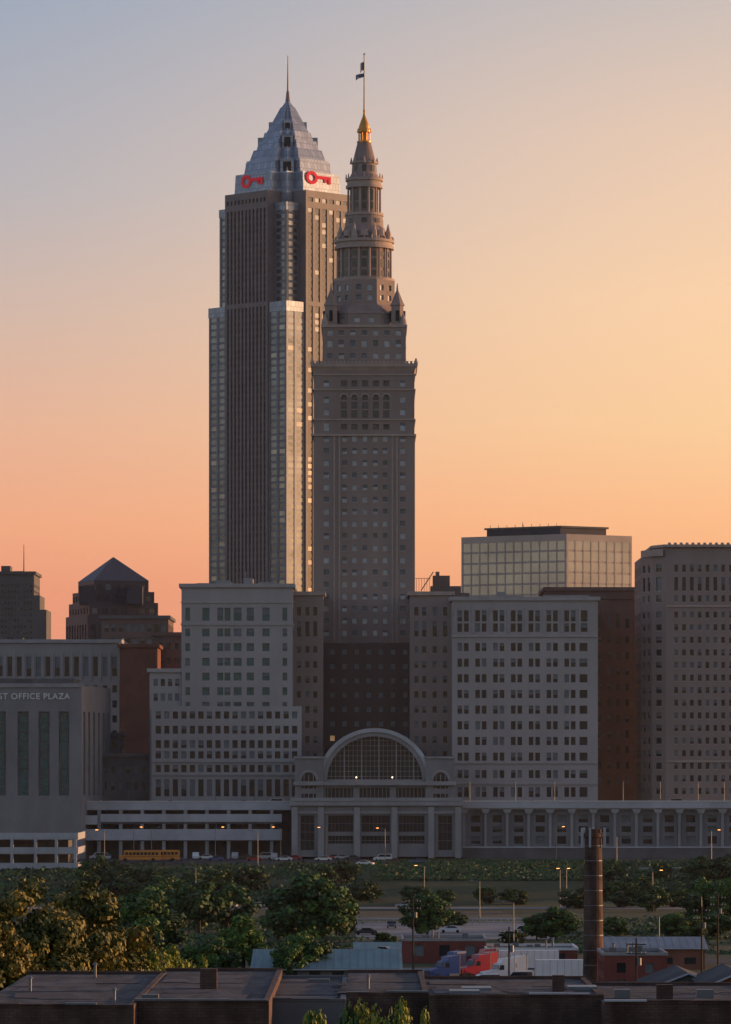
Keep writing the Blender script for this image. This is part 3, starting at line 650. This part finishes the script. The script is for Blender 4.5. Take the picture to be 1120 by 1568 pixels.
# ---------------------------------------------------------------- low buildings in flats
def shed(name,D,a,b,depth,yeave,yridge,base,wall,roofm,ridge_along=True,seams=True):
    mb=MB();k=D/F;A,B=X(a,D),X(b,D);cx=(A+B)/2;A-=cx;B-=cx
    ze=Z(yeave,D); zr=Z(yridge,D+depth/2)
    W=B-A
    if ridge_along:
        mb.facade((A,0),(1,0),W,base,ze,auto(W,3.2,.5),[(base+.9,min(ze-.4,base+2.0))],depth=.15); mb.box('walls',A,B,.2,depth,base,ze-.02)
        for s in(A,B): mb.q('walls',[(s,0,ze),(s,depth,ze),(s,depth/2,zr)])
        o=.5
        mb.q('roof',[(A-o,-o,ze-.1),(B+o,-o,ze-.1),(B+o,depth/2,zr+.1),(A-o,depth/2,zr+.1)])
        mb.q('roof',[(A-o,depth/2,zr+.1),(B+o,depth/2,zr+.1),(B+o,depth+o,ze-.1),(A-o,depth+o,ze-.1)])
        if seams:
            n=int(W/1.2)
            for i in range(n+1):
                xx=A+W*i/n; mb.tube('seams',(xx,-o,ze-.06),(xx,depth/2,zr+.14),.06,.06,4)
        mb.tube('gutter',(A-o,-o-.05,ze-.15),(B+o,-o-.05,ze-.15),.12,.12,5)
    else:
        mb.facade((A,0),(1,0),W,base,ze,auto(W,3.5,.4),[(base+1,base+2.4)],depth=.15); mb.box('walls',A,B,.2,depth,base,ze-.02)
        m=(A+B)/2; mb.q('walls',[(A,0,ze),(B,0,ze),(m,0,zr)]); o=.5
        mb.q('roof',[(A-o,-o,ze-.2),(m,-o,zr+.12),(m,depth,zr+.12),(A-o,depth,ze-.2)]); mb.q('roof',[(m,-o,zr+.12),(B+o,-o,ze-.2),(B+o,depth,ze-.2),(m,depth,zr+.12)])
        for (u,v) in (((A-o),m),((B+o),m)): mb.tube('gutter',(u,-o-.05,ze-.22),(v,-o-.05,zr+.1),.12,.12,4)
    return mb.finish(name,dict(STD,walls=wall,roof=roofm,seams=roofm,gutter='conc_w'),(cx,D,0))
shed('metal_roof_warehouse',690,388,612,40,1484,1455,-33,'conc_d','teal')
shed('small_warehouse',800,545,618,12,1452,1444,-33,'conc_w','teal',seams=False)
def flatb(name,D,a,b,ytop,base,depth,wall,cols,win,roofm='roof',parm='conc'):
    mb=MB();k=D/F;A,B=X(a,D),X(b,D);cx=(A+B)/2;A-=cx;B-=cx;zt=Z(ytop,D)
    mb.tower(rect(A,B,0,depth),base,zt,4,.4,win,colsmap={0:auto(B-A,*cols)},alt='window_blinds',altp=.2)
    for q_ in ((A-.15,B+.15,-.15,.2),(A-.15,B+.15,depth-.2,depth+.15),(A-.15,A+.2,.21,depth-.21),(B-.2,B+.15,.21,depth-.21)): mb.box('trim',*q_,zt+.01,zt+.45)
    for i in range(4):
        u=random.uniform(A+1.5,B-1.5); v=random.uniform(2,depth-2); mb.box('vents',u-.5,u+.5,v-.5,v+.5,zt,zt+random.uniform(.5,1.2))
    for i in range(3):
        u=random.uniform(A+1.5,B-1.5); v=random.uniform(2,depth-2); mb.cyl('vents',u,v,.15,zt,.15,zt+1.3,8); mb.cyl('vents',u,v,.3,zt+1.3,.1,zt+1.5,8)
    return mb.finish(name,dict(STD,walls=wall,roof=roofm,trim=parm,vents='metal'),(cx,D,0))
flatb('red_brick_warehouse',765,617,745,1442,-33,18,'brick_r',(4,.4),[(-31.8,-29.9)])
flatb('red_brick_warehouse',758,745,885,1456,-33,18,'brick_r',(5,.55),[(-32.8,-31.1)],parm='white')
flatb('brick_workshop',640,925,1022,1464,-33,16,'brick_r',(3.4,.32),[(-31.5,-30),(-29,-27.6)])
shed('corrugated_shed',740,928,1080,16,1452,1436,-33,'brick','conc')
shed('gabled_house',500,1000,1110,22,1512,1486,-31,'conc_d','roof',False)
shed('gabled_house',480,1085,1180,22,1510,1484,-31,'brick_r','roof',False)
shed('low_gable_shed',520,925,1020,14,1520,1505,-31,'conc_d','roof_fg')
def fg(name,D,a,b,ytop,depth,wall='brick_fg',seed=0,cop='metal'):
    random.seed(seed); mb=MB();A,B=X(a,D),X(b,D);cx=(A+B)/2;A-=cx;B-=cx;zt=Z(ytop,D);W=B-A
    mb.tower(rect(A,B,0,depth),-30,zt,4,.3,[(zt-6,zt-4)],wall='walls')
    mb.box('parapet',A,B,-.05,.3,zt+.004,zt+.12)
    u=A
    while u<B-.5:
        v=min(B,u+random.uniform(.8,2.6)); dz=random.uniform(-.02,.06)
        if random.random()<.7: mb.box('coping' if random.random()<.6 else 'parapet',u,v-.03,-.12,.38,zt+.124,zt+.17+dz)
        u=v
    mb.box('parapet',A,B,depth-.3,depth,zt+.004,zt+.18); mb.box('parapet',B-.3,B,.31,depth-.31,zt+.004,zt+.1)
    for i in range(int(W/2.2)):
        u=A+random.random()*W*.95; v=random.uniform(2,depth-2); t=random.random()
        if t<.4: mb.cyl('vents',u,v,.08,zt,.08,zt+.7,8); mb.cyl('vents',u,v,.16,zt+.7,.05,zt+.85,8)
        elif t<.7: mb.box('vents',u,u+random.uniform(.5,1.6),v,v+.8,zt,zt+random.uniform(.15,.5))
        elif t<.85: mb.box('parapet',u,u+random.uniform(.6,.9),v,v+.7,zt,zt+random.uniform(.6,1.1))
        else: mb.box('skylights',u,u+1.6,v,v+2.2,zt,zt+.2)
    for i in range(14):
        u=A+random.random()*(W-5); v=random.uniform(1,depth-7); l=random.uniform(1.5,5); m=random.uniform(2,6); s=random.uniform(-.8,.8)
        mb.q('patches' if i%3 else 'pale_patches',[(u,v,zt+.006+i*.002),(u+l,v+s*.3,zt+.006+i*.002),(u+l*.9+s,v+m,zt+.006+i*.002),(u+.4+s,v+m*.9,zt+.006+i*.002)])
    return mb.finish(name,dict(STD,walls=wall,roof='roof_fg',parapet=wall,coping=cop,vents='metal',skylights='glass_b',patches='roof_fg',pale_patches='roof'),(cx,D,0))
fg('foreground_brick_building',222,-40,205,1543,36,seed=1)
fg('foreground_brick_building',225,205.5,412,1537,36,seed=2)
fg('foreground_brick_building',234,412.5,530,1534,26,'conc_d',seed=3)
fg('foreground_brick_building',238,531,657,1524,26,seed=4)
fg('foreground_brick_building',236,658,925,1527,20,seed=5,cop='conc_w')
fg('foreground_brick_building',232,926,1200,1538,20,seed=6,cop='conc_w')
# ---------------------------------------------------------------- chimney
D=660;mb=MB();n=20
prof_c=[(1.62,-33.1),(1.5,-28),(1.32,-14),(1.25,Z(1284,D)),(1.42,Z(1282,D)),(1.42,Z(1277,D)),(1.2,Z(1276,D)),(1.18,Z(1270,D))]
for (r0,z0),(r1,z1) in zip(prof_c,prof_c[1:]): mb.frust('shaft',ngon(0,0,r0,n),z0,ngon(0,0,r1,n),z1,True)
for zc in np.arange(-31,-11,2.2):
    r=1.62-.37*(zc+33)/22+.03; mb.frust('bands',ngon(0,0,r,n),zc,ngon(0,0,r,n),zc+.12,True,True)
for t in (-2.9,-1.9,-.3,.3,1.5,2.4):
    c,s_=math.cos(t),math.sin(t); mb.box('antennas',1.75*c-.16,1.75*c+.16,1.75*s_-.1,1.75*s_+.1,Z(1298,D),Z(1268,D)); mb.tube('brackets',(1.2*c,1.2*s_,Z(1284,D)),(1.7*c,1.7*s_,Z(1284,D)),.05,.05,4)
mb.finish('brick_chimney',dict(shaft='brick_fg',bands='metal',antennas='conc_w',brackets='metal'),(X(909,D),D,0))
# ---------------------------------------------------------------- vehicles
def car_mesh(paint,van=False):
    mb=MB(); W_=1.8
    if van: body=[(0,.35),(0,1.0),(.9,1.15),(1.6,1.95),(4.9,2.0),(5.1,1.0),(5.1,.35)]; win=[(1.15,1.2),(1.75,1.85),(4.7,1.85),(4.8,1.2)]
    else: body=[(0,.35),(.02,.75),(.3,.85),(1.2,.95),(1.9,1.42),(3.2,1.45),(4.0,1.0),(4.55,.92),(4.6,.4),(4.5,.35)]; win=[(1.35,.98),(1.95,1.38),(3.15,1.4),(3.75,1.0)]
    o=2.3
    for s in (-1,1):
        y=s*W_/2; pts=[(a-o,y,b) for a,b in body]; mb.q('body',pts if s<0 else pts[::-1])
        pts=[(a-o,y+s*.01,b) for a,b in win]; mb.q('glass',pts if s<0 else pts[::-1])
        for wx in (.85,3.75): mb.tube('tyres',(wx-o,y-s*.2,.33),(wx-o,y+s*.03,.33),.33,.33,12)
        mb.box('lamps',-o-.02,-o+.05,y-.35*(s>0),y+.35*(s<0),.6,.75)
    for (a,b),(c,d) in zip(body,body[1:]+body[:1]):
        mb.q('body',[(a-o,-W_/2,b),(c-o,-W_/2,d),(c-o,W_/2,d),(a-o,W_/2,b)][::-1])
    e=.02
    for (a,b),(c,d) in ((win[0],win[1]),(win[2],win[3])): mb.q('glass',[(a-o-e*3,-W_/2+.12,b+e*2),(c-o-e*3,-W_/2+.12,d+e*2),(c-o-e*3,W_/2-.12,d+e*2),(a-o-e*3,W_/2-.12,b+e*2)])
    return mb.mesh('car_body',dict(body=paint,glass='glass',tyres='tyre',lamps='conc_w'))
cars=[car_mesh(p) for p in ('car_white','car_silver','car_black','car_red','car_blue')]+[car_mesh('car_white',True),car_mesh('car_silver',True)]
random.seed(11)
for px_ in list(range(150,600,15)):
    if random.random()<.75 and not 208<px_<270:
        D=random.choice((1228,1240,1250)); place(random.choice(cars),'parked_car',(X(px_,D),D,gz(D)+.03),random.choice((0,math.pi/2,math.pi,.2)))
for px_ in (150,165,260,372,420,720,760,812,1000,1040,1090,575,480,640): place(random.choice(cars),'car',(X(px_,1270),1268,Z(1234,1264)+.03),random.choice((0,math.pi)))
for px_ in (560,600,690,800):
    D=random.uniform(880,950); place(random.choice(cars),'parked_car',(X(px_,D),D,-32.97),random.choice((0,1.57,.3)))
for px_,D in ((560,1195),(600,1200),(640,1203),(590,800),(603,775),(395,1068),(350,1070),(436,1068),(1030,700),(1018,690),(620,1070),(880,1068)): place(random.choice(cars),'parked_car',(X(px_,D),D,gz(D)+.05),random.choice((0,.4,2.8)))
def bus():
    mb=MB(); mb.box('body',-5,5,-1.2,1.2,.5,2.9); mb.box('body',-6.2,-5.01,-1.1,1.1,.5,1.7); mb.box('body',-4.9,4.9,-1.1,1.1,2.91,3.05)
    for i in range(9):
        for s in(-1,1): mb.box('windows',-4.6+i*1.03,-3.8+i*1.03,min(s*1.2,s*1.22),max(s*1.2,s*1.22),1.8,2.55)
    for s in(-1,1): mb.box('stripe',-5,5,min(s*1.201,s*1.215),max(s*1.201,s*1.215),1.35,1.45)
    mb.box('windows',-5.03,-5.005,-1,1,1.75,2.6)
    for wx in(-4.6,3):
        for s in(-1,1): mb.tube('tyres',(wx,s*.9,.5),(wx,s*1.25,.5),.5,.5,12)
    return mb.mesh('school_bus',dict(body='bus_yellow',windows='glass',stripe='tyre',tyres='tyre'))
bm=bus()
place(bm,'school_bus',(X(218,1222),1222,gz(1222)+.05)); place(bm,'school_bus',(X(247,1225),1226,gz(1226)+.05),0.1)
def tractor(paint):
    mb=MB()
    pr=[(0,.6),(0,1.5),(.25,1.75),(2.0,2.05),(2.35,2.95),(2.9,3.1),(3.1,3.75),(5.0,3.9),(5.0,.9),(4.6,.6)]
    for s in(-1,1):
        pts=[(a,s*1.15,b) for a,b in pr]; mb.q('cab',pts if s<0 else pts[::-1])
        mb.q('windows',[(2.45,s*1.165,2.05),(3.3,s*1.165,2.05),(3.3,s*1.165,2.8),(2.65,s*1.165,2.8)])
        for wx in(1.1,5.9,7.2): mb.tube('tyres',(wx,s*.75,.52),(wx,s*1.22,.52),.52,.52,14)
        mb.tube('chrome',(5.15,s*.95,1),(5.15,s*.95,4.2),.09,.09,6); mb.tube('chrome',(3.2,s*1.0,.85),(4.9,s*1.0,.85),.32,.32,10)
        mb.box('chrome',2.2,2.3,s*1.35-.12,s*1.35+.12,2.2,2.8)
        mb.box('cab',.55,1.7,min(s*1.16,s*1.22),max(s*1.16,s*1.22),1.05,1.4)
        mb.box('chrome',-.03,.02,s*.9-.15,s*.9+.15,1.0,1.25)
    for (a,b),(c,d) in zip(pr,pr[1:]+pr[:1]): mb.q('cab',[(a,1.15,b),(c,1.15,d),(c,-1.15,d),(a,-1.15,b)])
    mb.q('windows',[(2.0,-.95,2.12),(2.0,.95,2.12),(2.28,.95,2.88),(2.28,-.95,2.88)])
    mb.box('chrome',-.06,-.01,-.6,.6,.75,1.55); mb.box('chrome',-.25,0,-1.1,1.1,.45,.7); mb.box('tyres',4.7,8,-.45,.45,.65,.95)
    return mb.mesh('semi_truck',dict(cab=paint,windows='glass',tyres='tyre',chrome='metal'))
def trailer(ln=13):
    mb=MB(); mb.box('box',0,ln,-1.28,1.28,1.15,3.95)
    for i in range(int(ln/1.1)+1):
        for s in(-1,1): mb.box('ribs',i*1.1-.01,i*1.1+.07,min(s*1.281,s*1.31),max(s*1.281,s*1.31),1.15,3.95)
    mb.box('chassis',.3,ln-.2,-.5,.5,.85,1.14)
    for wx in(ln-2.6,ln-1.3):
        for s in(-1,1): mb.tube('tyres',(wx,s*.75,.52),(wx,s*1.22,.52),.52,.52,14)
    for s in(-1,1): mb.box('chassis',2.4,2.6,s*.9-.1,s*.9+.1,.05,1.14)
    return mb.mesh('box_trailer',dict(box='white',ribs='conc_w',chassis='metal',tyres='tyre'))
tb,tr,tw=tractor('truck_blue'),tractor('truck_red'),tractor('car_white'); tl=trailer(9.5)
def pt(me,n,px_,D,rot): place(me,n,(X(px_,D),D,-32.96),rot)
pt(tb,'semi_truck',655,700,.45); pt(tb,'semi_truck',672,716,.75); pt(tr,'semi_truck',703,706,.5); pt(tr,'semi_truck',718,714,.6); pt(tr,'semi_truck',712,728,.35)
pt(tw,'semi_truck',738,692,.3); pt(tw,'semi_truck',757,700,.35); pt(tl,'box_trailer',765,720,.1); pt(tl,'box_trailer',820,685,0)
pt(cars[5],'van',740,680,.2); pt(cars[0],'parked_car',762,678,.1); pt(cars[5],'van',790,690,.15)
# ---------------------------------------------------------------- street lamps & poles
def lampm(lit):
    mb=MB(); mb.tube('pole',(0,0,0),(0,0,9),.14,.08,6); mb.tube('arm',(0,0,8.9),(-1.8,0,9.4),.06,.05,5); mb.box('head',-2.5,-1.6,-.16,.16,9.32,9.48)
    mb.box('lens',-2.4,-1.7,-.12,.12,9.24,9.315); mb.cyl('pole',0,0,.3,0,.16,.5,8)
    return mb.mesh('street_lamp',dict(pole='metal',arm='metal',head='metal',lens=lit))
lo,lw=lampm('lamp_o'),lampm('conc_w')
for i,px_ in enumerate((60,120,197,262,330,390,720,790,850,955,1012,1070,1110)): place(lw,'street_lamp',(X(px_,1266),1267,Z(1234,1264)),random.choice((0,math.pi)),.75)
for px_,D,l in ((205,1236,lo),(232,1234,lw),(330,1236,lo),(430,1238,lo),(500,1230,lo),(590,1215,lo),(650,1100,lo),(858,1080,lo),(868,1080,lo),(1000,1060,lo),(1075,880,lw),(450,1000,lw),(300,1090,lw),(735,1000,lw),(945,1180,lw),(852,1246,lo),(1090,1200,lo),(395,1195,lw),(160,1200,lo),(1010,760,lw),(787,840,lw)):
    place(l,'street_lamp',(X(px_,D),D,gz(D)),random.choice((0,math.pi)),1 if D>1000 else .9)
def upole(H):
    mb=MB(); mb.tube('pole',(0,0,0),(0,0,H),.17,.11,7)
    for zc in (H-.8,H-2):
        mb.box('crossarm',-1.3,1.3,-.06,.06,zc-.07,zc+.07)
        for a in(-1.2,-.7,.7,1.2): mb.cyl('insulators',a,0,.06,zc+.07,.05,zc+.3,6)
    mb.cyl('transformer',.4,0,.26,H-3.4,.26,H-2.5,10)
    return mb.mesh('utility_pole',dict(pole='bark',crossarm='bark',insulators='conc_w',transformer='metal'))
up=upole(12)
for px_,D in ((633,740),(1075,690),(232,420),(975,560),(780,600),(1100,760),(520,880),(30,900)): place(up,'utility_pole',(X(px_,D),D,gz(D)),random.uniform(-.5,.5))
# ---------------------------------------------------------------- trees
def tree_mesh(name,H,R,nc,per,leaf,mats,seed,low=.25,conic=0.,trunk=.25,cs_=(.2,.36),zsq=.75):
    g=np.random.default_rng(seed); mb=MB()
    base=H*low; cz=(H+base)/2; hz_=(H-base)/2
    cs=[]
    while len(cs)<nc:
        p=g.uniform(-1,1,3); r=np.linalg.norm(p)
        if r>1 or r<.35: continue
        tz=(p[2]+1)/2; rad=R*(1-conic*tz)
        cs.append((p[0]*rad*g.uniform(.8,1.08),p[1]*rad*g.uniform(.8,1.08),cz+p[2]*hz_*g.uniform(.85,1.03)))
    tp=Vector((g.uniform(-.3,.3),g.uniform(-.3,.3),H*.55))
    mb.tube('trunk',(0,0,-.5),tuple(tp*.5),trunk*1.3,trunk,7); mb.tube('trunk',tuple(tp*.5),tuple(tp),trunk,trunk*.6,7); mb.tube('trunk',tuple(tp),(tp.x*.5,0,H*.9),trunk*.6,trunk*.15,6)
    for c in cs[:min(nc,26)]:
        s=tp*g.uniform(.45,1.0); m=(s+Vector(c))/2+Vector((0,0,-.4)); mb.tube('trunk',tuple(s),tuple(m),trunk*.38,trunk*.22,5); mb.tube('trunk',tuple(m),tuple(c),trunk*.22,trunk*.06,4)
    V,Fc=mb.p['trunk']; V=list(V); Fc=list(Fc); mi=[0]*len(Fc)
    for ci,c in enumerate(cs):
        sr=R*g.uniform(*cs_)*(1-.35*conic); npl=int(per*g.uniform(.6,1.3))
        d=g.normal(size=(npl,3)); d/=np.linalg.norm(d,axis=1)[:,None]; rr=sr*g.uniform(.1,1.12,npl)**.55
        pos=np.array(c)+d*rr[:,None]*np.array([1,1,zsq])
        nrm=d+g.normal(size=(npl,3))*.6+np.array([0,0,.45]); nrm/=np.linalg.norm(nrm,axis=1)[:,None]
        a=np.cross(nrm,g.normal(size=(npl,3))); a/=np.linalg.norm(a,axis=1)[:,None]; b=np.cross(nrm,a)
        s=leaf*g.uniform(.6,1.3,npl)[:,None]
        vs=np.stack([pos-a*s,pos-b*s*.7,pos+a*s,pos+b*s*.7],1).reshape(-1,3)
        k0=len(V); V+=list(map(tuple,vs)); Fc+=[(k0+4*i,k0+4*i+1,k0+4*i+2,k0+4*i+3) for i in range(npl)]
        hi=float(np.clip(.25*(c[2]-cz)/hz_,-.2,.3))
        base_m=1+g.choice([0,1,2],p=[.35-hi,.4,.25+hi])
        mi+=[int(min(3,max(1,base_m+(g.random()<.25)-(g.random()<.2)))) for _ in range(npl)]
    me=bpy.data.meshes.new(name); me.from_pydata(V,[],Fc)
    for m in ['bark']+mats: me.materials.append(M[m])
    me.polygons.foreach_set('material_index',mi); return me
G=['leaf_d','leaf_m','leaf_l']
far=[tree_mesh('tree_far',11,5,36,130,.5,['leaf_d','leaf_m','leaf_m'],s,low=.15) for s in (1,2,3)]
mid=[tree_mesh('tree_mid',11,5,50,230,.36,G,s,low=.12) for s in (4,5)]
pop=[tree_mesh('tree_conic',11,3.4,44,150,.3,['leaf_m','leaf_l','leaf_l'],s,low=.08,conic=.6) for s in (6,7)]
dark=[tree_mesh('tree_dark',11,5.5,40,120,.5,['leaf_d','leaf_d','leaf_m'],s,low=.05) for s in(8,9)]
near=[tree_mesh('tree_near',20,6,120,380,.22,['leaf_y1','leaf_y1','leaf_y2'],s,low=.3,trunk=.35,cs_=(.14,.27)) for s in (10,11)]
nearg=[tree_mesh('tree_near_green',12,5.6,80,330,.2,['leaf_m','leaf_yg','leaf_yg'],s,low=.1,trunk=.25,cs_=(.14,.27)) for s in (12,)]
def T(ms,name,px_,ytop,D,wpx,H0=11,R0=5):
    g=gz(D)-.3; sz=(Z(ytop,D)-g)/H0; sx=L(wpx,D)/2/R0
    place(random.choice(ms),name,(X(px_,D),D,g),random.uniform(0,6.28),(sx,sx,sz))
def Dbase(yb):
    a,b=450,1262
    for _ in range(40):
        m=(a+b)/2
        if 1180-gz(m)*F/m>yb: a=m
        else: b=m
    return a
def T2(ms,name,px_,yt,yb,wp,R0=5): T(ms,name,px_,yt,Dbase(yb),wp*1.05,11,R0)
random.seed(21)
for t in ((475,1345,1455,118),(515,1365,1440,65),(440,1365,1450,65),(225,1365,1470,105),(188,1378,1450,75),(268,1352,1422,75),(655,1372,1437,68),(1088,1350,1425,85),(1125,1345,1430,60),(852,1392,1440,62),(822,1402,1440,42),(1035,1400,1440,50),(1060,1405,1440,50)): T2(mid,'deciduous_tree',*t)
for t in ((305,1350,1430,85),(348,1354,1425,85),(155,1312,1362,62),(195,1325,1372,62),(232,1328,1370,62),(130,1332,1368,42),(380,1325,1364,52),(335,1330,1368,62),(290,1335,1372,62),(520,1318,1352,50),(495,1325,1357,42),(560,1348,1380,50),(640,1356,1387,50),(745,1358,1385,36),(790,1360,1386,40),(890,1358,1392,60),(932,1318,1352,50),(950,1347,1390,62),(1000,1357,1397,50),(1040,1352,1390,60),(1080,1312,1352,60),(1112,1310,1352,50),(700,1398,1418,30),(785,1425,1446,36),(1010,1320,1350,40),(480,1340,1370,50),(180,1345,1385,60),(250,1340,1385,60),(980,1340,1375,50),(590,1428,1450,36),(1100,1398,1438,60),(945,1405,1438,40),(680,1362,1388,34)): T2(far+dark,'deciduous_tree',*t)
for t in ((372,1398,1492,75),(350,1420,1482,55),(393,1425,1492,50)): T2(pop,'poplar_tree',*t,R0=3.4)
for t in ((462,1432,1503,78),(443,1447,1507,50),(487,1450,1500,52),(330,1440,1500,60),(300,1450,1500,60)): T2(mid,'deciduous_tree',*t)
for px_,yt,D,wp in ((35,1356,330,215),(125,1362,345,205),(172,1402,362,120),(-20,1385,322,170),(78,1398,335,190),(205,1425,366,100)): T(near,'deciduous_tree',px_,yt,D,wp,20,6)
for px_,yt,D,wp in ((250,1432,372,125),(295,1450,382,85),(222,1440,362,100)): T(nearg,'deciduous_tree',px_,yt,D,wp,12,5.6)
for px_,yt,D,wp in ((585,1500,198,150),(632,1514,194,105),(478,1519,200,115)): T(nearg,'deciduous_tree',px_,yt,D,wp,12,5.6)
def mass(name,x0,x1,y0,y1,n,leaf,mats,seed,hmax=1.2,spread=2.4):
    g=np.random.default_rng(seed)
    nc=n//60
    cx=g.uniform(x0,x1,nc); cy=g.uniform(y0,y1,nc)
    idx=g.integers(0,nc,n); px_=cx[idx]+g.normal(0,spread,n); py_=np.clip(cy[idx]+g.normal(0,spread,n),y0,y1)
    hh=(g.uniform(.3,1,nc)**2*hmax)[idx]*g.uniform(.1,1,n)
    pz=np.array([gz(v) for v in py_])+hh
    pos=np.stack([px_,py_,pz],1); nr=g.normal(size=(n,3))*.5+np.array([0,-.4,.9]); nr/=np.linalg.norm(nr,axis=1)[:,None]
    a=np.cross(nr,g.normal(size=(n,3))); a/=np.linalg.norm(a,axis=1)[:,None]; b=np.cross(nr,a); s=leaf*g.uniform(.6,1.4,n)[:,None]
    V=list(map(tuple,np.stack([pos-a*s,pos-b*s*.7,pos+a*s,pos+b*s*.7],1).reshape(-1,3))); Fc=[(4*i,4*i+1,4*i+2,4*i+3) for i in range(n)]
    me=bpy.data.meshes.new(name); me.from_pydata(V,[],Fc)
    for m in mats: me.materials.append(M[m])
    mi=(idx+g.integers(0,2,n))%len(mats); me.polygons.foreach_set('material_index',mi.astype(int)); place(me,name,(0,0,0))
mass('hillside_ivy',X(590,1160),X(960,1160),1155,1222,28000,.55,['leaf_d','leaf_m'],1,.7)
mass('undergrowth',X(-20,1150),X(545,1150),1100,1195,15000,.6,['leaf_d','leaf_d','leaf_m'],2,1.2)
mass('undergrowth',X(950,1150),X(1150,1150),1100,1210,8000,.6,['leaf_d','leaf_d','leaf_m'],3,1.2)
mass('scrub',X(-40,900),X(530,900),785,990,14000,.4,['leaf_d','leaf_m','leaf_d'],4,1.2)
mass('scrub',X(855,900),X(1160,900),800,1000,6000,.4,['leaf_d','leaf_m','leaf_d'],5,1.1)
mass('scrub',X(0,450),X(400,450),400,600,12000,.3,['leaf_d','leaf_m','leaf_d'],6,2)
# ---------------------------------------------------------------- world
SAZ=math.radians(72); SEL=math.radians(4)
wd=bpy.data.worlds.new('World'); scene.world=wd; wd.use_nodes=True; nt=wd.node_tree; nt.nodes.clear()
N=nt.nodes.new; Lk=nt.links.new
out=N('ShaderNodeOutputWorld'); bg=N('ShaderNodeBackground'); Lk(bg.outputs[0],out.inputs[0])
sky=N('ShaderNodeTexSky'); sky.sky_type='NISHITA'; sky.sun_disc=False; sky.sun_elevation=SEL; sky.sun_rotation=SAZ; sky.dust_density=1.5; sky.ozone_density=1.5
tc=N('ShaderNodeTexCoord'); sp=N('ShaderNodeSeparateXYZ'); Lk(tc.outputs['Generated'],sp.inputs[0])
def lin(c): return tuple(((v/255)/12.92 if v/255<.04045 else ((v/255+.055)/1.055)**2.4) for v in c)
def ramp(stops,zmax=.25):
    r=N('ShaderNodeValToRGB'); cr=r.color_ramp
    while len(cr.elements)<len(stops): cr.elements.new(.5)
    for e,(zv,c) in zip(cr.elements,stops): e.position=zv/zmax; e.color=(*lin(c),1)
    return r
zs=N('ShaderNodeMath'); zs.operation='DIVIDE'; Lk(sp.outputs[2],zs.inputs[0]); zs.inputs[1].default_value=.25
rl=ramp([(0,(222,142,120)),(.04,(236,155,122)),(.055,(241,170,132)),(.077,(232,180,152)),(.1,(212,184,170)),(.128,(184,181,186)),(.172,(154,169,190)),(.245,(112,138,170))])
rr=ramp([(0,(240,164,122)),(.04,(248,174,126)),(.055,(255,190,138)),(.077,(255,209,158)),(.105,(255,213,171)),(.14,(237,205,180)),(.172,(204,193,188)),(.245,(148,163,182))])
Lk(zs.outputs[0],rl.inputs[0]); Lk(zs.outputs[0],rr.inputs[0])
def mr(sock,a,b):
    m=N('ShaderNodeMapRange'); m.interpolation_type='SMOOTHSTEP'; m.inputs['From Min'].default_value=a; m.inputs['From Max'].default_value=b; Lk(sock,m.inputs['Value']); return m.outputs[0]
fx=mr(sp.outputs[0],-.11,.11)
mx=N('ShaderNodeMix'); mx.data_type='RGBA'; Lk(fx,mx.inputs[0]); Lk(rl.outputs[0],mx.inputs[6]); Lk(rr.outputs[0],mx.inputs[7])
sc=N('ShaderNodeMix'); sc.data_type='RGBA'; sc.blend_type='MULTIPLY'; sc.inputs[0].default_value=1; Lk(sky.outputs[0],sc.inputs[6])
sc.inputs[7].default_value=(.30,.26,.295,1)
f1=mr(sp.outputs[1],-.1,.6); f2=mr(sp.outputs[2],.45,.2)
mm=N('ShaderNodeMath'); mm.operation='MULTIPLY'; Lk(f1,mm.inputs[0]); Lk(f2,mm.inputs[1])
m2=N('ShaderNodeMix'); m2.data_type='RGBA'; Lk(mm.outputs[0],m2.inputs[0]); Lk(sc.outputs[2],m2.inputs[6]); Lk(mx.outputs[2],m2.inputs[7])
Lk(m2.outputs[2],bg.inputs[0]); bg.inputs[1].default_value=1
sl=bpy.data.lights.new('sun','SUN'); sl.energy=4.8; sl.angle=math.radians(.6); sl.color=(1,.52,.24)
so=bpy.data.objects.new('sun',sl); scene.collection.objects.link(so)
sd=Vector((math.sin(SAZ)*math.cos(SEL),math.cos(SAZ)*math.cos(SEL),math.sin(SEL)))
so.rotation_euler=(-sd).to_track_quat('-Z','Y').to_euler()
# thin morning haze: a real homogeneous scattering volume over the valley
mb=MB(); mb.box('haze',-1600,1600,560,2600,-60,520)
hm=bpy.data.materials.new('haze_volume'); hm.use_nodes=True; hn=hm.node_tree; hn.nodes.clear()
ho=hn.nodes.new('ShaderNodeOutputMaterial'); hv=hn.nodes.new('ShaderNodeVolumeScatter'); hv.inputs['Density'].default_value=3.2e-5; hv.inputs['Anisotropy'].default_value=.2; hv.inputs['Color'].default_value=(.85,.88,1,1)
hn.links.new(hv.outputs[0],ho.inputs['Volume']); M['hz']=hm
place(mb.mesh('haze',dict(haze='hz')),'haze',(0,0,0))
# ---------------------------------------------------------------- camera
cd=bpy.data.cameras.new('camera'); cd.sensor_fit='HORIZONTAL'; cd.sensor_width=36; cd.lens=36*F/1120; cd.shift_y=(1180-784.4)/1120; cd.clip_start=1; cd.clip_end=40000
co=bpy.data.objects.new('camera',cd); scene.collection.objects.link(co); co.rotation_euler=(math.pi/2,0,0); scene.camera=co
